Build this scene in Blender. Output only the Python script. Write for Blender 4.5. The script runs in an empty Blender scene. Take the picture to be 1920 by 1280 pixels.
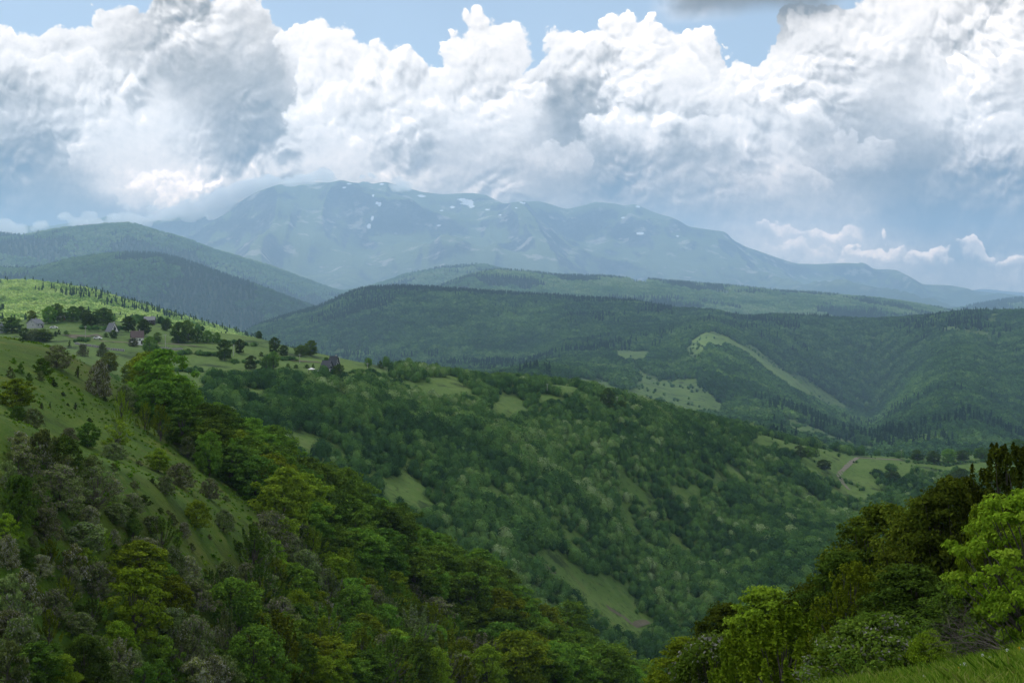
import bpy, math, random
import numpy as np
from mathutils import Vector, Matrix

# ------------------------------------------------------------------ scene, camera, sky, sun
SKYG = 0.078; DECK_T = 0.70; MIST = 180
HAZE_D = 0.56e-4; HAZE_C = (.455, .68, .95); HAZE_G = 0.25
GAINC = [.29,.29,.28,.265,.255,.245,.235,.205,.19]            # sky brightness by elevation / 4
sc = bpy.context.scene
col = sc.collection
F, CX, HY = 2637.0, 960.0, 560.0         # focal length, centre column and horizon row in photograph pixels
cam_d = bpy.data.cameras.new('camera'); cam = bpy.data.objects.new('camera', cam_d); col.objects.link(cam)
cam_d.sensor_width = 36.0; cam_d.lens = 36.0 * F / 1920.0
cam_d.shift_y = (HY - 640.0) / 1920.0
cam_d.clip_start = 0.1; cam_d.clip_end = 60000
cam.rotation_euler = (math.radians(90), 0, 0)
sc.camera = cam
sc.view_settings.view_transform = 'Standard'; sc.view_settings.look = 'None'
sc.view_settings.exposure = 0.50; sc.view_settings.gamma = 1.0
cy = sc.cycles
cy.max_bounces = 6; cy.diffuse_bounces = 3; cy.glossy_bounces = 1; cy.transmission_bounces = 3
cy.volume_bounces = 2; cy.transparent_max_bounces = 12
cy.use_denoising = True; cy.caustics_reflective = False; cy.caustics_refractive = False
SUN_EL, SUN_AZ = math.radians(50), math.radians(-35)     # azimuth from the view direction, negative = left
SUN = Vector((math.sin(SUN_AZ)*math.cos(SUN_EL), math.cos(SUN_AZ)*math.cos(SUN_EL), math.sin(SUN_EL)))
sun_d = bpy.data.lights.new('sun', 'SUN'); sun = bpy.data.objects.new('sun', sun_d); col.objects.link(sun)
sun_d.energy = 3.4; sun_d.angle = math.radians(0.6); sun_d.color = (1.0, 0.95, 0.87)
sun.rotation_euler = SUN.to_track_quat('Z', 'Y').to_euler()

class S:
    """a node socket with arithmetic"""
    def __init__(s, nt, o): s.nt = nt; s.o = o
    def _m(s, op, *a, clamp=False):
        n = s.nt.nodes.new('ShaderNodeMath'); n.operation = op; n.use_clamp = clamp
        for i, x in enumerate((s,) + a):
            if isinstance(x, S): s.nt.links.new(x.o, n.inputs[i])
            else: n.inputs[i].default_value = float(x)
        return S(s.nt, n.outputs[0])
    def __add__(s, b): return s._m('ADD', b)
    def __sub__(s, b): return s._m('SUBTRACT', b)
    def __mul__(s, b): return s._m('MULTIPLY', b)
    def __truediv__(s, b): return s._m('DIVIDE', b)
    def __neg__(s): return s._m('MULTIPLY', -1)
    def mx(s, b): return s._m('MAXIMUM', b)
    def mn(s, b): return s._m('MINIMUM', b)
    def abs(s): return s._m('ABSOLUTE')
    def madd(s, b, c): return s._m('MULTIPLY_ADD', b, c)
    def clamp(s): return s._m('ADD', 0.0, clamp=True)
    def pow(s, b): return s._m('POWER', b)
    def ss(s, a, b):                       # smoothstep a..b -> 0..1
        n = s.nt.nodes.new('ShaderNodeMapRange'); n.interpolation_type = 'SMOOTHSTEP'
        s.nt.links.new(s.o, n.inputs[0]); n.inputs[1].default_value = min(a, b); n.inputs[2].default_value = max(a, b)
        n.inputs[3].default_value = 0 if a < b else 1; n.inputs[4].default_value = 1 if a < b else 0
        return S(s.nt, n.outputs[0])
    def lerp(s, b, t): return (b if isinstance(b, S) else s*0 + b)._m('SUBTRACT', s)._m('MULTIPLY_ADD', t, s)
    def curve(s, pts, lo, hi):             # 1-D table over s in lo..hi, values 0..1
        n = s.nt.nodes.new('ShaderNodeFloatCurve'); c = n.mapping.curves[0]
        m = (s - lo) / (hi - lo); s.nt.links.new(m.o, n.inputs[1])
        P = [((x-lo)/(hi-lo), y) for x, y in pts]
        while len(c.points) < len(P): c.points.new(0.5, 0.5)
        for p, (x, y) in zip(c.points, P): p.location = (x, y)
        n.mapping.update(); return S(s.nt, n.outputs[0])
def vec(nt, x, y, z=0.0):
    n = nt.nodes.new('ShaderNodeCombineXYZ')
    for i, v in enumerate((x, y, z)):
        if isinstance(v, S): nt.links.new(v.o, n.inputs[i])
        else: n.inputs[i].default_value = v
    return S(nt, n.outputs[0])
def noise(nt, v, scale, detail=4, rough=0.5, dist=0.0, col_out=False):
    n = nt.nodes.new('ShaderNodeTexNoise'); n.noise_dimensions = '3D'
    nt.links.new(v.o, n.inputs['Vector'])
    n.inputs['Scale'].default_value = scale; n.inputs['Detail'].default_value = detail
    n.inputs['Roughness'].default_value = rough; n.inputs['Distortion'].default_value = dist
    return S(nt, n.outputs[1 if col_out else 0])
def voronoi(nt, v, scale, detail=3, rough=0.5, smooth=0.6):
    n = nt.nodes.new('ShaderNodeTexVoronoi'); n.voronoi_dimensions = '2D'; n.feature = 'F1'
    nt.links.new(v.o, n.inputs['Vector'])
    n.inputs['Scale'].default_value = scale; n.inputs['Detail'].default_value = detail
    n.inputs['Roughness'].default_value = rough
    return S(nt, n.outputs['Distance'])
def sep(nt, v):
    n = nt.nodes.new('ShaderNodeSeparateXYZ'); nt.links.new(v.o, n.inputs[0])
    return [S(nt, o) for o in n.outputs]
def mixc(nt, a, b, t):
    n = nt.nodes.new('ShaderNodeMix'); n.data_type = 'RGBA'
    for i, x in ((0, t), (6, a), (7, b)):
        if isinstance(x, S): nt.links.new(x.o, n.inputs[i])
        else: n.inputs[i].default_value = x if i == 0 else (*x[:3], 1)
    return S(nt, n.outputs[2])
def ramp(nt, v, stops):
    n = nt.nodes.new('ShaderNodeValToRGB'); nt.links.new(v.o, n.inputs[0]); e = n.color_ramp.elements
    while len(e) < len(stops): e.new(0.5)
    for q, (p, c) in zip(e, stops): q.position = p; q.color = (*c, 1)
    return S(nt, n.outputs[0])
def lin(r, g, b): return tuple(((x/255)/12.92 if x/255 <= .04045 else ((x/255+.055)/1.055)**2.4) for x in (r, g, b))

# ---- world: Nishita sky behind procedural cumulus laid out by direction
world = bpy.data.worlds.new('World'); sc.world = world; world.use_nodes = True
nt = world.node_tree; nt.nodes.clear()
tc = nt.nodes.new('ShaderNodeTexCoord'); D = S(nt, tc.outputs['Generated']); dx, dy, dz = sep(nt, D)
sky = nt.nodes.new('ShaderNodeTexSky'); sky.sky_type = 'NISHITA'; sky.sun_disc = False
sky.sun_elevation = SUN_EL; sky.sun_rotation = SUN_AZ; sky.altitude = 1000
yy = dy.mx(0.08)
PX = (dx / yy).madd(F/1000, CX/1000); PY = (dz / yy).madd(-F/1000, HY/1000)     # thousandths of a photograph pixel
P0 = vec(nt, PX, PY)
w1 = noise(nt, P0, 4.5, 4, 0.5, col_out=True); wx, wy, _ = sep(nt, w1)
w2 = noise(nt, P0, 17, 4, 0.6, col_out=True); vx, vy, _ = sep(nt, w2)
wx = wx - .5; wy = wy - .5; vx = vx - .5; vy = vy - .5
def billow(ox, oy):                        # lumpy height of the cloud face
    q = vec(nt, (wx*0.12 + vx*0.022 + PX) + ox, (wy*0.12 + vy*0.022 + PY) + oy)
    return voronoi(nt, q, 9.5, 3.0, 0.52)
b0 = billow(0, 0); b1 = billow(-0.005, -0.010)
H = b0 * -1.0 + 0.40
relief = (b1 - b0)
X = (wx*0.10 + vx*0.022 + PX); Y = (wy*0.08 + vy*0.022 + PY)      # softly warped coordinates
xs = [0, 120, 240, 360, 480, 600, 720, 840, 960, 1080, 1200, 1320, 1440, 1560, 1680, 1800, 1920]
rows = {
 0:  [.88,.90,.92,.84,.92,.97,.97,.97,.96,.97,.97,.74,.58,.74,.97,.94,.93],
 50: [.96,.95,.86,.79,.86,.98,.98,.98,.95,.97,.99,.90,.80,.94,.97,.94,.93],
 105:[.93,.92,.82,.75,.80,.98,.98,.98,.97,.92,.98,.97,.97,.92,.88,.88,.87],
 160:[.82,.86,.95,.77,.75,.97,.96,.97,.90,.75,.94,.97,.98,.95,.87,.95,.89],
 220:[.71,.80,.94,.85,.66,.93,.93,.90,.93,.67,.95,.83,.93,.79,.86,.97,.88],
 280:[.67,.77,.93,.87,.69,.93,.89,.84,.86,.70,.76,.73,.88,.81,.74,.78,.86],
 340:[.64,.73,.93,.93,.84,.86,.84,.80,.78,.73,.70,.78,.83,.74,.65,.66,.68],
 400:[.63,.68,.76,.90,.84,.80,.79,.78,.77,.76,.74,.76,.79,.82,.68,.62,.69],
 460:[.62,.62,.66,.70,.75,.78,.78,.78,.77,.77,.76,.80,.86,.86,.82,.74,.76],
 530:[.62,.62,.65,.68,.72,.76,.78,.78,.77,.77,.78,.80,.82,.82,.80,.79,.80]}
ys = sorted(rows); B = None
for k, y0 in enumerate(ys):
    f_ = X.curve([(-.3, rows[y0][0])] + [(x/1000, v) for x, v in zip(xs, rows[y0])] + [(2.2, rows[y0][-1])], -.3, 2.2)
    dn = (y0 - ys[k-1])/1000 if k else 9; up = (ys[k+1] - y0)/1000 if k+1 < len(ys) else 9
    w_ = None
    if k: w_ = Y.ss(ys[k-1]/1000, y0/1000)
    if k+1 < len(ys):
        u_ = Y.ss(ys[k+1]/1000, y0/1000); w_ = u_ if w_ is None else w_.mn(u_)
    B = f_*w_ if B is None else f_.madd(w_, B)
# cumulus heads: (cx, cy, rx, ry, value at the top, value at the base, opacity)
puffs = [(400,95,115,100,.86,.70,.9),(150,32,30,26,.97,.88,.9),(25,72,48,42,.99,.86,1),(110,56,58,22,.97,.93,.9),(560,80,55,48,.99,.92,1),(650,120,85,60,.99,.92,1),(750,150,85,55,.99,.93,1),
 (100,125,80,38,.98,.85,.9),(200,170,75,45,.97,.88,.8),(60,240,90,70,.80,.66,.6),
 (915,66,62,56,1,.9,1),(850,88,32,42,1,.93,1),(1065,80,62,58,1,.86,1),(1185,55,75,48,1,.88,1),(1295,85,50,46,1,.86,1),(1360,130,45,36,1,.92,1),
 (1120,150,70,72,.90,.70,.9),(1235,150,105,58,1,.88,1),(960,170,70,46,1,.90,.9),(870,190,60,50,1,.90,.8),(580,190,58,62,1,.90,1),(620,260,60,40,.97,.88,.7),
 (1400,170,95,62,1,.92,.9),(1190,245,108,58,1,.74,1),(1350,250,70,50,.98,.82,.8),(1480,235,75,50,.98,.80,.8),(1030,290,70,55,.90,.78,.7),
 (1470,330,70,40,.90,.76,.7),(1600,285,60,42,.88,.74,.8),(1560,45,110,40,.97,.92,.6),
 (1820,105,48,42,1,.88,.9),(1885,122,50,34,1,.88,.9),(1800,190,50,52,.99,.90,.9),(1860,235,60,45,.97,.84,.8),
 (270,340,75,50,.98,.84,.8),(330,375,60,36,.97,.84,.8),(170,300,50,44,.93,.84,.6),
 (1450,425,45,30,.95,.80,.8),(1545,420,60,30,.98,.82,.8),(1630,455,60,28,.98,.80,.9),(1730,470,48,25,.97,.78,.9),(1830,462,34,24,.97,.74,.9),(1895,480,30,22,.95,.76,.8),(1500,470,80,26,.93,.82,.7)]
w3 = noise(nt, P0, 60, 3, 0.65, col_out=True); ex, ey, _ = sep(nt, w3)
XB = ex.madd(0.022, X + H*0.02 - .011); YB = ey.madd(0.022, Y + H*0.06 - .002)
shape = None
for cx_, cy_, rx, ry, t_, b_, al in puffs:
    qx = (XB*(1000/rx)) - cx_/rx; qy = (YB*(1000/ry)) - (cy_)/ry
    d2 = qx.madd(qx, qy*qy)
    ins = d2.ss(1.16, 0.84)
    a_ = ins * qy.ss(0.85, -0.15) * al
    val = qy.ss(-.75, .75)*(b_-t_) + t_
    B = B.lerp(val, a_)
    if cy_ < 175 and cx_ > 300:
        shape = ins if shape is None else shape.mx(ins)
ytop = XB.curve([(-.3,.03),(0,.035),(.05,.045),(.075,.055),(.12,.05),(.15,.03),(.2,.0),(.25,.0),(.3,-.04),(.45,-.04),(.49,.025),(.6,.085),(.7,.085),(.78,.098),(.82,.11),(.86,.075),(.9,.065),(.94,.07),(.97,.09),(1,.085),(1.05,.045),(1.1,.045),(1.2,.03),(1.3,.06),(1.35,.10),(1.385,.115),(1.405,.095),(1.43,.02),(1.48,-.05),(2.2,-.05)], -.3, 2.2)
cover = (YB - ytop).ss(-0.004, 0.006).mx(shape)
grey = ((PY - .035)*-28 + wx*2.2).ss(-.3, .9) * PX.ss(1.21, 1.30) * PX.ss(1.60, 1.52)
rm = wx.ss(-.10, .16)*0.9 + .12
B = relief*rm*0.72*PY.ss(.55, .22).mx(.35) + B
B = B.lerp(0.60, grey*0.85); cover = cover.mx(grey*.9)
B = (ex - ey).madd(0.09, B)
low = PY.ss(.22, .42)
B = (B - .88)*1.14 + .865
B = (B - .765)*(low*1.0) + B
cc = ramp(nt, B*.8, [(.28, (.03,.03,.03)), (.40, (.14,.128,.112)), (.496, (.26,.236,.205)), (.576, (.43,.395,.352)), (.656, (.68,.62,.565)), (.728, (.98,.90,.83)), (.80, (1.20,1.08,.98)), (.98, (2.5,2.15,1.9))])
lm = nt.nodes.new('ShaderNodeVectorMath'); lm.operation = 'MULTIPLY'; nt.links.new(cc.o, lm.inputs[0]); nt.links.new(mixc(nt, (1, 1, 1), (1.20, 1.0, .80), low).o, lm.inputs[1]); cc = S(nt, lm.outputs[0])
# the rest of the sky dome
gen = noise(nt, D, 2.2, 6, 0.55); gcov = gen.ss(.40, .56); gcol = ramp(nt, noise(nt, D, 5, 4, .5), [(.3, lin(170,180,192)), (.65, lin(240,240,242))])
side = (PX - .96).abs().ss(1.3, 1.9).mx(PY.ss(-.25, -.7)).mx(dy.ss(.25, .1))
cover = cover.lerp(gcov, side); cc = mixc(nt, cc, gcol, side)
skyc = S(nt, sky.outputs[0])
vm = nt.nodes.new('ShaderNodeVectorMath'); vm.operation = 'MULTIPLY'; nt.links.new(skyc.o, vm.inputs[0]); vm.inputs[1].default_value = (SKYG, SKYG, SKYG*1.0)
blue = mixc(nt, S(nt, vm.outputs[0]), lin(205,222,238), 0.35)
fin = mixc(nt, blue, cc, cover)
gain = nt.nodes.new('ShaderNodeVectorMath'); gain.operation = 'SCALE'
nt.links.new(fin.o, gain.inputs[0])
el = dz.mx(0.0)
g_ = el.curve([(0, GAINC[0]), (.02, GAINC[1]), (.05, GAINC[2]), (.08, GAINC[3]), (.12, GAINC[4]), (.17, GAINC[5]), (.22, GAINC[6]), (.4, GAINC[7]), (1.0, GAINC[8])], 0, 1) * 4.0
nt.links.new(g_.o, gain.inputs['Scale'])
bg = nt.nodes.new('ShaderNodeBackground'); nt.links.new(gain.outputs[0], bg.inputs[0]); bg.inputs[1].default_value = 1.0
wo = nt.nodes.new('ShaderNodeOutputWorld'); nt.links.new(bg.outputs[0], wo.inputs[0])

# ------------------------------------------------------------------ helpers
rng = np.random.default_rng(7); random.seed(7)
def hash2(ix, iy, seed):
    h = (ix.astype(np.int64)*374761393 + iy.astype(np.int64)*668265263 + seed*974711) & 0x7fffffff
    h = ((h ^ (h >> 13)) * 1274126177) & 0x7fffffff
    return ((h ^ (h >> 16)) & 0xffff) / 65535.0
def vnoise(x, y, seed=0):
    ix = np.floor(x); iy = np.floor(y); fx = x-ix; fy = y-iy
    fx = fx*fx*fx*(fx*(fx*6-15)+10); fy = fy*fy*fy*(fy*(fy*6-15)+10)
    a = hash2(ix, iy, seed); b = hash2(ix+1, iy, seed); c = hash2(ix, iy+1, seed); d = hash2(ix+1, iy+1, seed)
    return (a+(b-a)*fx)*(1-fy) + (c+(d-c)*fx)*fy - 0.5
def sstep(a, b, x):
    t = np.clip((x-a)/(b-a), 0, 1); return t*t*(3-2*t)
def material(name, rough=0.9):
    m = bpy.data.materials.new(name); m.use_nodes = True; t = m.node_tree; t.nodes.clear()
    o = t.nodes.new('ShaderNodeOutputMaterial'); return m, t, o
def diffuse(t, o, c, rough=0.9, bump=None, bs=0.5, bd=1.0, spec=0.15):
    p = t.nodes.new('ShaderNodeBsdfPrincipled'); p.inputs['Roughness'].default_value = rough
    p.inputs['Specular IOR Level'].default_value = spec
    if isinstance(c, S): t.links.new(c.o, p.inputs['Base Color'])
    else: p.inputs['Base Color'].default_value = (*c, 1)
    if bump is not None:
        b = t.nodes.new('ShaderNodeBump'); b.inputs['Strength'].default_value = bs; b.inputs['Distance'].default_value = bd
        t.links.new(bump.o, b.inputs['Height']); t.links.new(b.outputs[0], p.inputs['Normal'])
    t.links.new(p.outputs[0], o.inputs[0]); return p
def geopos(t):
    g = t.nodes.new('ShaderNodeNewGeometry'); return S(t, g.outputs['Position']), g
def mesh_np(name, v, f, mats=(), fmat=None, smooth=False):
    v = np.asarray(v, dtype=np.float32); f = np.asarray(f, dtype=np.int32)
    me = bpy.data.meshes.new(name); n = f.shape[1]
    me.vertices.add(len(v)); me.vertices.foreach_set('co', v.ravel())
    me.loops.add(f.size); me.loops.foreach_set('vertex_index', f.ravel())
    me.polygons.add(len(f)); me.polygons.foreach_set('loop_start', np.arange(0, f.size, n, dtype=np.int32))
    for m in mats: me.materials.append(m)
    if fmat is not None: me.polygons.foreach_set('material_index', np.asarray(fmat, dtype=np.int32))
    if smooth: me.polygons.foreach_set('use_smooth', np.ones(len(f), dtype=bool))
    me.update(calc_edges=True); return me
def link(name, me, parent=None, **props):
    o = bpy.data.objects.new(name, me); col.objects.link(o)
    if parent: o.parent = parent
    for k, v in props.items(): o[k] = v
    return o
class MB:
    """collects boxes, prisms and tubes into one mesh"""
    def __init__(s): s.v = []; s.f = []; s.m = []
    def poly(s, vs, fs, m=0):
        b = len(s.v); s.v += [tuple(x) for x in vs]; s.f += [tuple(b+i for i in q) for q in fs]; s.m += [m]*len(fs); return s
    def box(s, c, d, m=0):
        x, y, z = c; a, b, h = d[0]/2, d[1]/2, d[2]/2
        return s.poly([(x+i*a, y+j*b, z+k*h) for i in (-1, 1) for j in (-1, 1) for k in (-1, 1)],
                      [(0,1,3,2),(4,6,7,5),(0,4,5,1),(2,3,7,6),(0,2,6,4),(1,5,7,3)], m)
    def tube(s, pts, rad, n=6, m=0):
        pts = [Vector(p) for p in pts]; b = len(s.v)
        for i, p in enumerate(pts):
            t = (pts[min(i+1, len(pts)-1)] - pts[max(i-1, 0)]).normalized()
            u = t.cross(Vector((0.31, 0.95, 0.1))).normalized(); w = t.cross(u)
            r = rad[i] if isinstance(rad, (list, tuple)) else rad
            s.v += [tuple(p + (u*math.cos(q) + w*math.sin(q))*r) for q in [k*2*math.pi/n for k in range(n)]]
        for i in range(len(pts)-1):
            for k in range(n):
                s.f.append((b+i*n+k, b+i*n+(k+1) % n, b+(i+1)*n+(k+1) % n, b+(i+1)*n+k)); s.m.append(m)
        s.f.append(tuple(b+k for k in range(n))[::-1]); s.m.append(m)
        s.f.append(tuple(b+(len(pts)-1)*n+k for k in range(n))); s.m.append(m); return s
    def mesh(s, name, mats):
        me = bpy.data.meshes.new(name); me.from_pydata(s.v, [], s.f)
        for m in mats: me.materials.append(m)
        me.polygons.foreach_set('material_index', s.m); me.update(); return me
    def build(s, name, mats, parent=None, **p): return link(name, s.mesh(name, mats), parent, **p)

# ------------------------------------------------------------------ terrain: hill lines (px, py) with their distance, front to back
def L(*p): return list(p)
KN = [  # (name, py curve, distance curve)
 ('near',   L((0,2054),(1920,2054)), L((0,3),(1920,3))),
 ('brow',   L((0,1380),(1300,1350),(1560,1300),(1660,1288),(1750,1262),(1830,1240),(1920,1222),(2000,1212)), L((0,16),(1920,17))),
 ('below',  L((0,1372),(900,1420),(1300,1430),(1700,1400),(1920,1360)), L((0,38),(1300,40),(1920,44))),
 ('foot',   L((0,1290),(400,1290),(1000,1290),(1250,1330),(1400,1390),(1920,1350)), L((0,85),(400,110),(700,150),(1000,200),(1250,230),(1920,150))),
 ('fold',   L((0,778),(60,800),(130,838),(250,885),(400,960),(600,1060),(800,1165),(1000,1245),(1250,1350),(1400,1380),(1920,1330)), L((0,125),(300,150),(600,190),(900,230),(1250,275),(1920,220))),
 ('fold2',  L((0,800),(60,815),(130,843),(250,874),(400,925),(600,1010),(800,1115),(1000,1210),(1250,1345),(1400,1375),(1920,1320)), L((0,140),(300,165),(600,205),(900,245),(1250,285),(1920,240))),
 ('spur',   L((0,632),(100,650),(200,700),(300,765),(400,828),(500,885),(600,950),(700,1012),(800,1068),(900,1122),(1000,1180),(1100,1240),(1200,1300),(1300,1350),(1450,1370),(1920,1310)), L((0,230),(300,240),(600,255),(1000,280),(1300,310),(1920,330))),
 ('gully',  L((0,690),(300,810),(600,1010),(900,1185),(1200,1345),(1330,1370),(1500,1300),(1920,1200)), L((0,360),(300,380),(600,410),(900,425),(1200,450),(1500,520),(1920,600))),
 ('strip',  L((0,655),(150,690),(300,745),(400,775),(500,815),(600,855),(700,908),(800,952),(900,990),(1000,1040),(1100,1105),(1200,1165),(1290,1165),(1400,1130),(1500,1105),(1700,1060),(1920,1000)), L((0,450),(300,480),(600,500),(900,520),(1200,560),(1500,640),(1920,760))),
 ('bench',  L((0,650),(150,662),(300,692),(390,704),(500,722),(600,722),(680,730),(800,765),(900,775),(1000,795),(1150,815),(1300,860),(1450,905),(1600,932),(1750,932),(1920,905)), L((0,600),(500,600),(690,640),(900,680),(1150,740),(1400,830),(1600,900),(1920,980))),
 ('ridge',  L((-100,603),(0,600),(100,598),(200,600),(300,608),(400,622),(480,632),(560,655),(690,682),(760,696),(880,708),(1000,716),(1080,726),(1150,754),(1250,780),(1350,794),(1440,818),(1500,834),(1600,852),(1700,857),(1800,852),(1920,846),(2000,840)), L((0,900),(300,900),(500,850),(690,780),(900,800),(1150,850),(1400,950),(1600,1050),(1920,1150))),
 ('hollow', L((0,632),(300,640),(420,660),(560,700),(700,740),(900,770),(1000,790),(1100,790),(1200,810),(1350,830),(1500,860),(1600,890),(1700,900),(1920,890)), L((0,1080),(500,1080),(900,1080),(1150,1150),(1400,1250),(1920,1450))),
 ('sunny',  L((-100,532),(0,537),(60,537),(110,544),(170,553),(230,572),(300,592),(380,615),(440,632),(500,655),(700,712),(900,728),(1010,700),(1100,722),(1180,742),(1280,780),(1350,800),(1420,790),(1500,800),(1560,820),(1620,835),(1700,815),(1760,800),(1830,800),(1920,835)), L((0,1700),(500,1650),(1000,1700),(1350,1700),(1920,1750))),
 ('mid',    L((0,640),(480,668),(700,700),(850,690),(985,690),(1060,665),(1140,660),(1225,661),(1262,655),(1300,640),(1330,625),(1370,640),(1440,680),(1500,715),(1560,758),(1640,785),(1700,700),(1760,650),(1800,636),(1870,640),(1920,625)), L((0,2300),(1000,2250),(1400,2200),(1700,2300),(1920,2350))),
 ('crest',  L((0,640),(440,640),(480,618),(540,597),(600,580),(640,562),(680,547),(740,543),(800,545),(870,549),(960,556),(1060,562),(1190,570),(1250,582),(1330,590),(1400,600),(1450,595),(1530,600),(1640,603),(1720,600),(1770,594),(1850,588),(1920,588),(2000,590)), L((0,3200),(1200,3100),(1450,2800),(1920,2700))),
 ('vale',   L((0,600),(480,640),(640,640),(1200,640),(1920,640)), L((0,3800),(1920,3800))),
 ('blue',   L((-100,512),(0,508),(60,510),(140,489),(210,480),(300,483),(340,493),(400,514),(500,547),(560,570),(600,586),(700,590),(770,562),(830,538),(880,520),(930,511),(1000,516),(1050,522),(1150,524),(1250,532),(1350,540),(1450,550),(1560,557),(1650,564),(1720,574),(1790,590),(1850,604),(1920,620)), L((0,4500),(560,4400),(750,5200),(1900,5600))),
 ('vale2',  L((0,560),(560,620),(900,580),(1300,600),(1920,640)), L((0,5500),(900,6000),(1920,6300))),
 ('haze1',  L((-100,445),(0,443),(40,447),(120,431),(200,424),(245,422),(280,433),(350,452),(400,472),(500,500),(600,537),(640,552),(690,543),(760,519),(830,504),(905,499),(950,510),(1000,524),(1100,540),(1300,570),(1500,590),(1650,600),(1740,592),(1820,576),(1870,567),(1920,562),(2000,556)), L((0,6800),(640,7200),(900,7200),(1920,7600))),
 ('vale3',  L((0,520),(600,600),(1200,600),(1920,620)), L((0,8500),(1920,8800))),
 ('apron',  L((0,500),(350,500),(500,510),(700,530),(900,540),(1100,552),(1300,565),(1600,575),(1920,590)), L((0,9500),(900,9800),(1920,10500))),
 ('cirque', L((0,470),(350,450),(450,440),(560,430),(640,440),(700,470),(780,450),(850,430),(940,440),(1040,470),(1120,475),(1300,490),(1450,515),(1600,535),(1700,560),(1920,580)), L((0,11000),(900,11400),(1920,11800))),
 ('cliff',  L((0,445),(250,430),(380,400),(470,372),(550,350),(620,352),(700,355),(760,362),(800,378),(840,398),(880,406),(930,406),(970,412),(1020,424),(1060,432),(1120,424),(1180,420),(1280,448),(1400,486),(1480,503),(1560,508),(1650,518),(1720,543),(1800,548),(1920,566)), L((0,12300),(700,12400),(900,12000),(1000,12100),(1200,12700),(1920,12800))),
 ('peak',   L((-100,440),(0,437),(200,420),(330,410),(400,396),(450,380),(480,362),(520,348),(560,342),(620,344),(640,338),(660,344),(700,345),(720,340),(750,348),(790,359),(830,364),(880,362),(905,364),(925,374),(945,384),(975,379),(1010,377),(1030,382),(1060,392),(1080,388),(1120,379),(1150,381),(1172,386),(1190,382),(1225,398),(1255,407),(1275,416),(1290,426),(1330,432),(1360,436),(1375,450),(1400,463),(1440,476),(1480,490),(1500,494),(1540,494),(1580,492),(1620,494),(1640,505),(1680,507),(1710,522),(1730,535),(1780,536),(1830,545),(1870,550),(1920,557),(2000,566)), L((0,13200),(900,13400),(1920,14200))),
 ('beyond', L((0,470),(900,470),(1920,600)), L((0,16000),(1920,16500))),
 ('last',   L((0,540),(1700,560),(1790,549),(1840,541),(1880,545),(1930,549),(2000,545)), L((0,19500),(1920,19500))),
 ('end',    L((0,600),(1920,640)), L((0,21500),(1920,21500)))]
ROWS = [6, 14, 10, 26, 46, 8, 46, 14, 30, 44, 34, 14, 34, 38, 46, 10, 36, 8, 26, 8, 10, 26, 34, 34, 6, 10, 4]
px_in = np.arange(-120, 2041, 3.0)
ext = np.array([1.03, 1.1, 1.25, 1.45, 1.7, 2.1, 2.6, 3.3, 4.2, 5.5])*1080
PXC = np.concatenate([CX - ext[::-1] - 0, px_in, CX + ext])
PXC = np.unique(PXC); NC = len(PXC); U = (PXC - CX)/F
def curve_eval(pts, smooth=2):
    p = np.interp(PXC, [a for a, b in pts], [b for a, b in pts])
    k = np.ones(5)/5
    for _ in range(smooth): p[4:-4] = np.convolve(np.pad(p, 2, 'edge'), k, 'valid')[4:-4]
    return p
KY = np.stack([curve_eval(a, 1 if n == 'peak' else 3) for n, a, b in KN])
KD = np.log(np.stack([curve_eval(b, 6) for n, a, b in KN]))
for i in range(1, len(KN)): KD[i] = np.maximum(KD[i], KD[i-1] + 0.02)
_y = np.exp(KD); far_scale = lambda y: y*(1 + 0.8*sstep(950, 2500, y)); KD = np.log(far_scale(_y))
KT = (HY - KY)/F
NK = len(KN)
# monotone cubic slopes per column
h = np.diff(KD, axis=0); dl = np.diff(KT, axis=0)/h
m = np.zeros_like(KT)
same = dl[:-1]*dl[1:] > 0
wa = 2*h[1:]+h[:-1]; wb = h[1:]+2*h[:-1]
with np.errstate(divide='ignore', invalid='ignore'):
    hm = (wa+wb)/(wa/dl[:-1] + wb/dl[1:])
m[1:-1] = np.where(same, hm, 0); m[0] = dl[0]; m[-1] = dl[-1]
rowsD, rowsT, rowK, rowS = [], [], [], []
for k in range(NK-1):
    n = ROWS[k]
    for j in range(n + (k == NK-2)):
        s = j/n; hh = h[k]
        h00 = 2*s**3-3*s**2+1; h10 = s**3-2*s**2+s; h01 = -2*s**3+3*s**2; h11 = s**3-s**2
        rowsD.append(KD[k]+s*hh); rowsT.append(h00*KT[k]+h10*hh*m[k]+h01*KT[k+1]+h11*hh*m[k+1]); rowK.append(k); rowS.append(s)
LD = np.stack(rowsD); GT = np.stack(rowsT); rowK = np.array(rowK); rowS = np.array(rowS)
NR = len(LD); GY = np.exp(LD); GX = GY*U[None, :]; GZ = GT*GY
KI = {n: i for i, (n, a, b) in enumerate(KN)}
START = {n: int(np.searchsorted(rowK, i)) for n, i in KI.items()}      # first grid row of each hill line
START['end'] = NR-1
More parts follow.
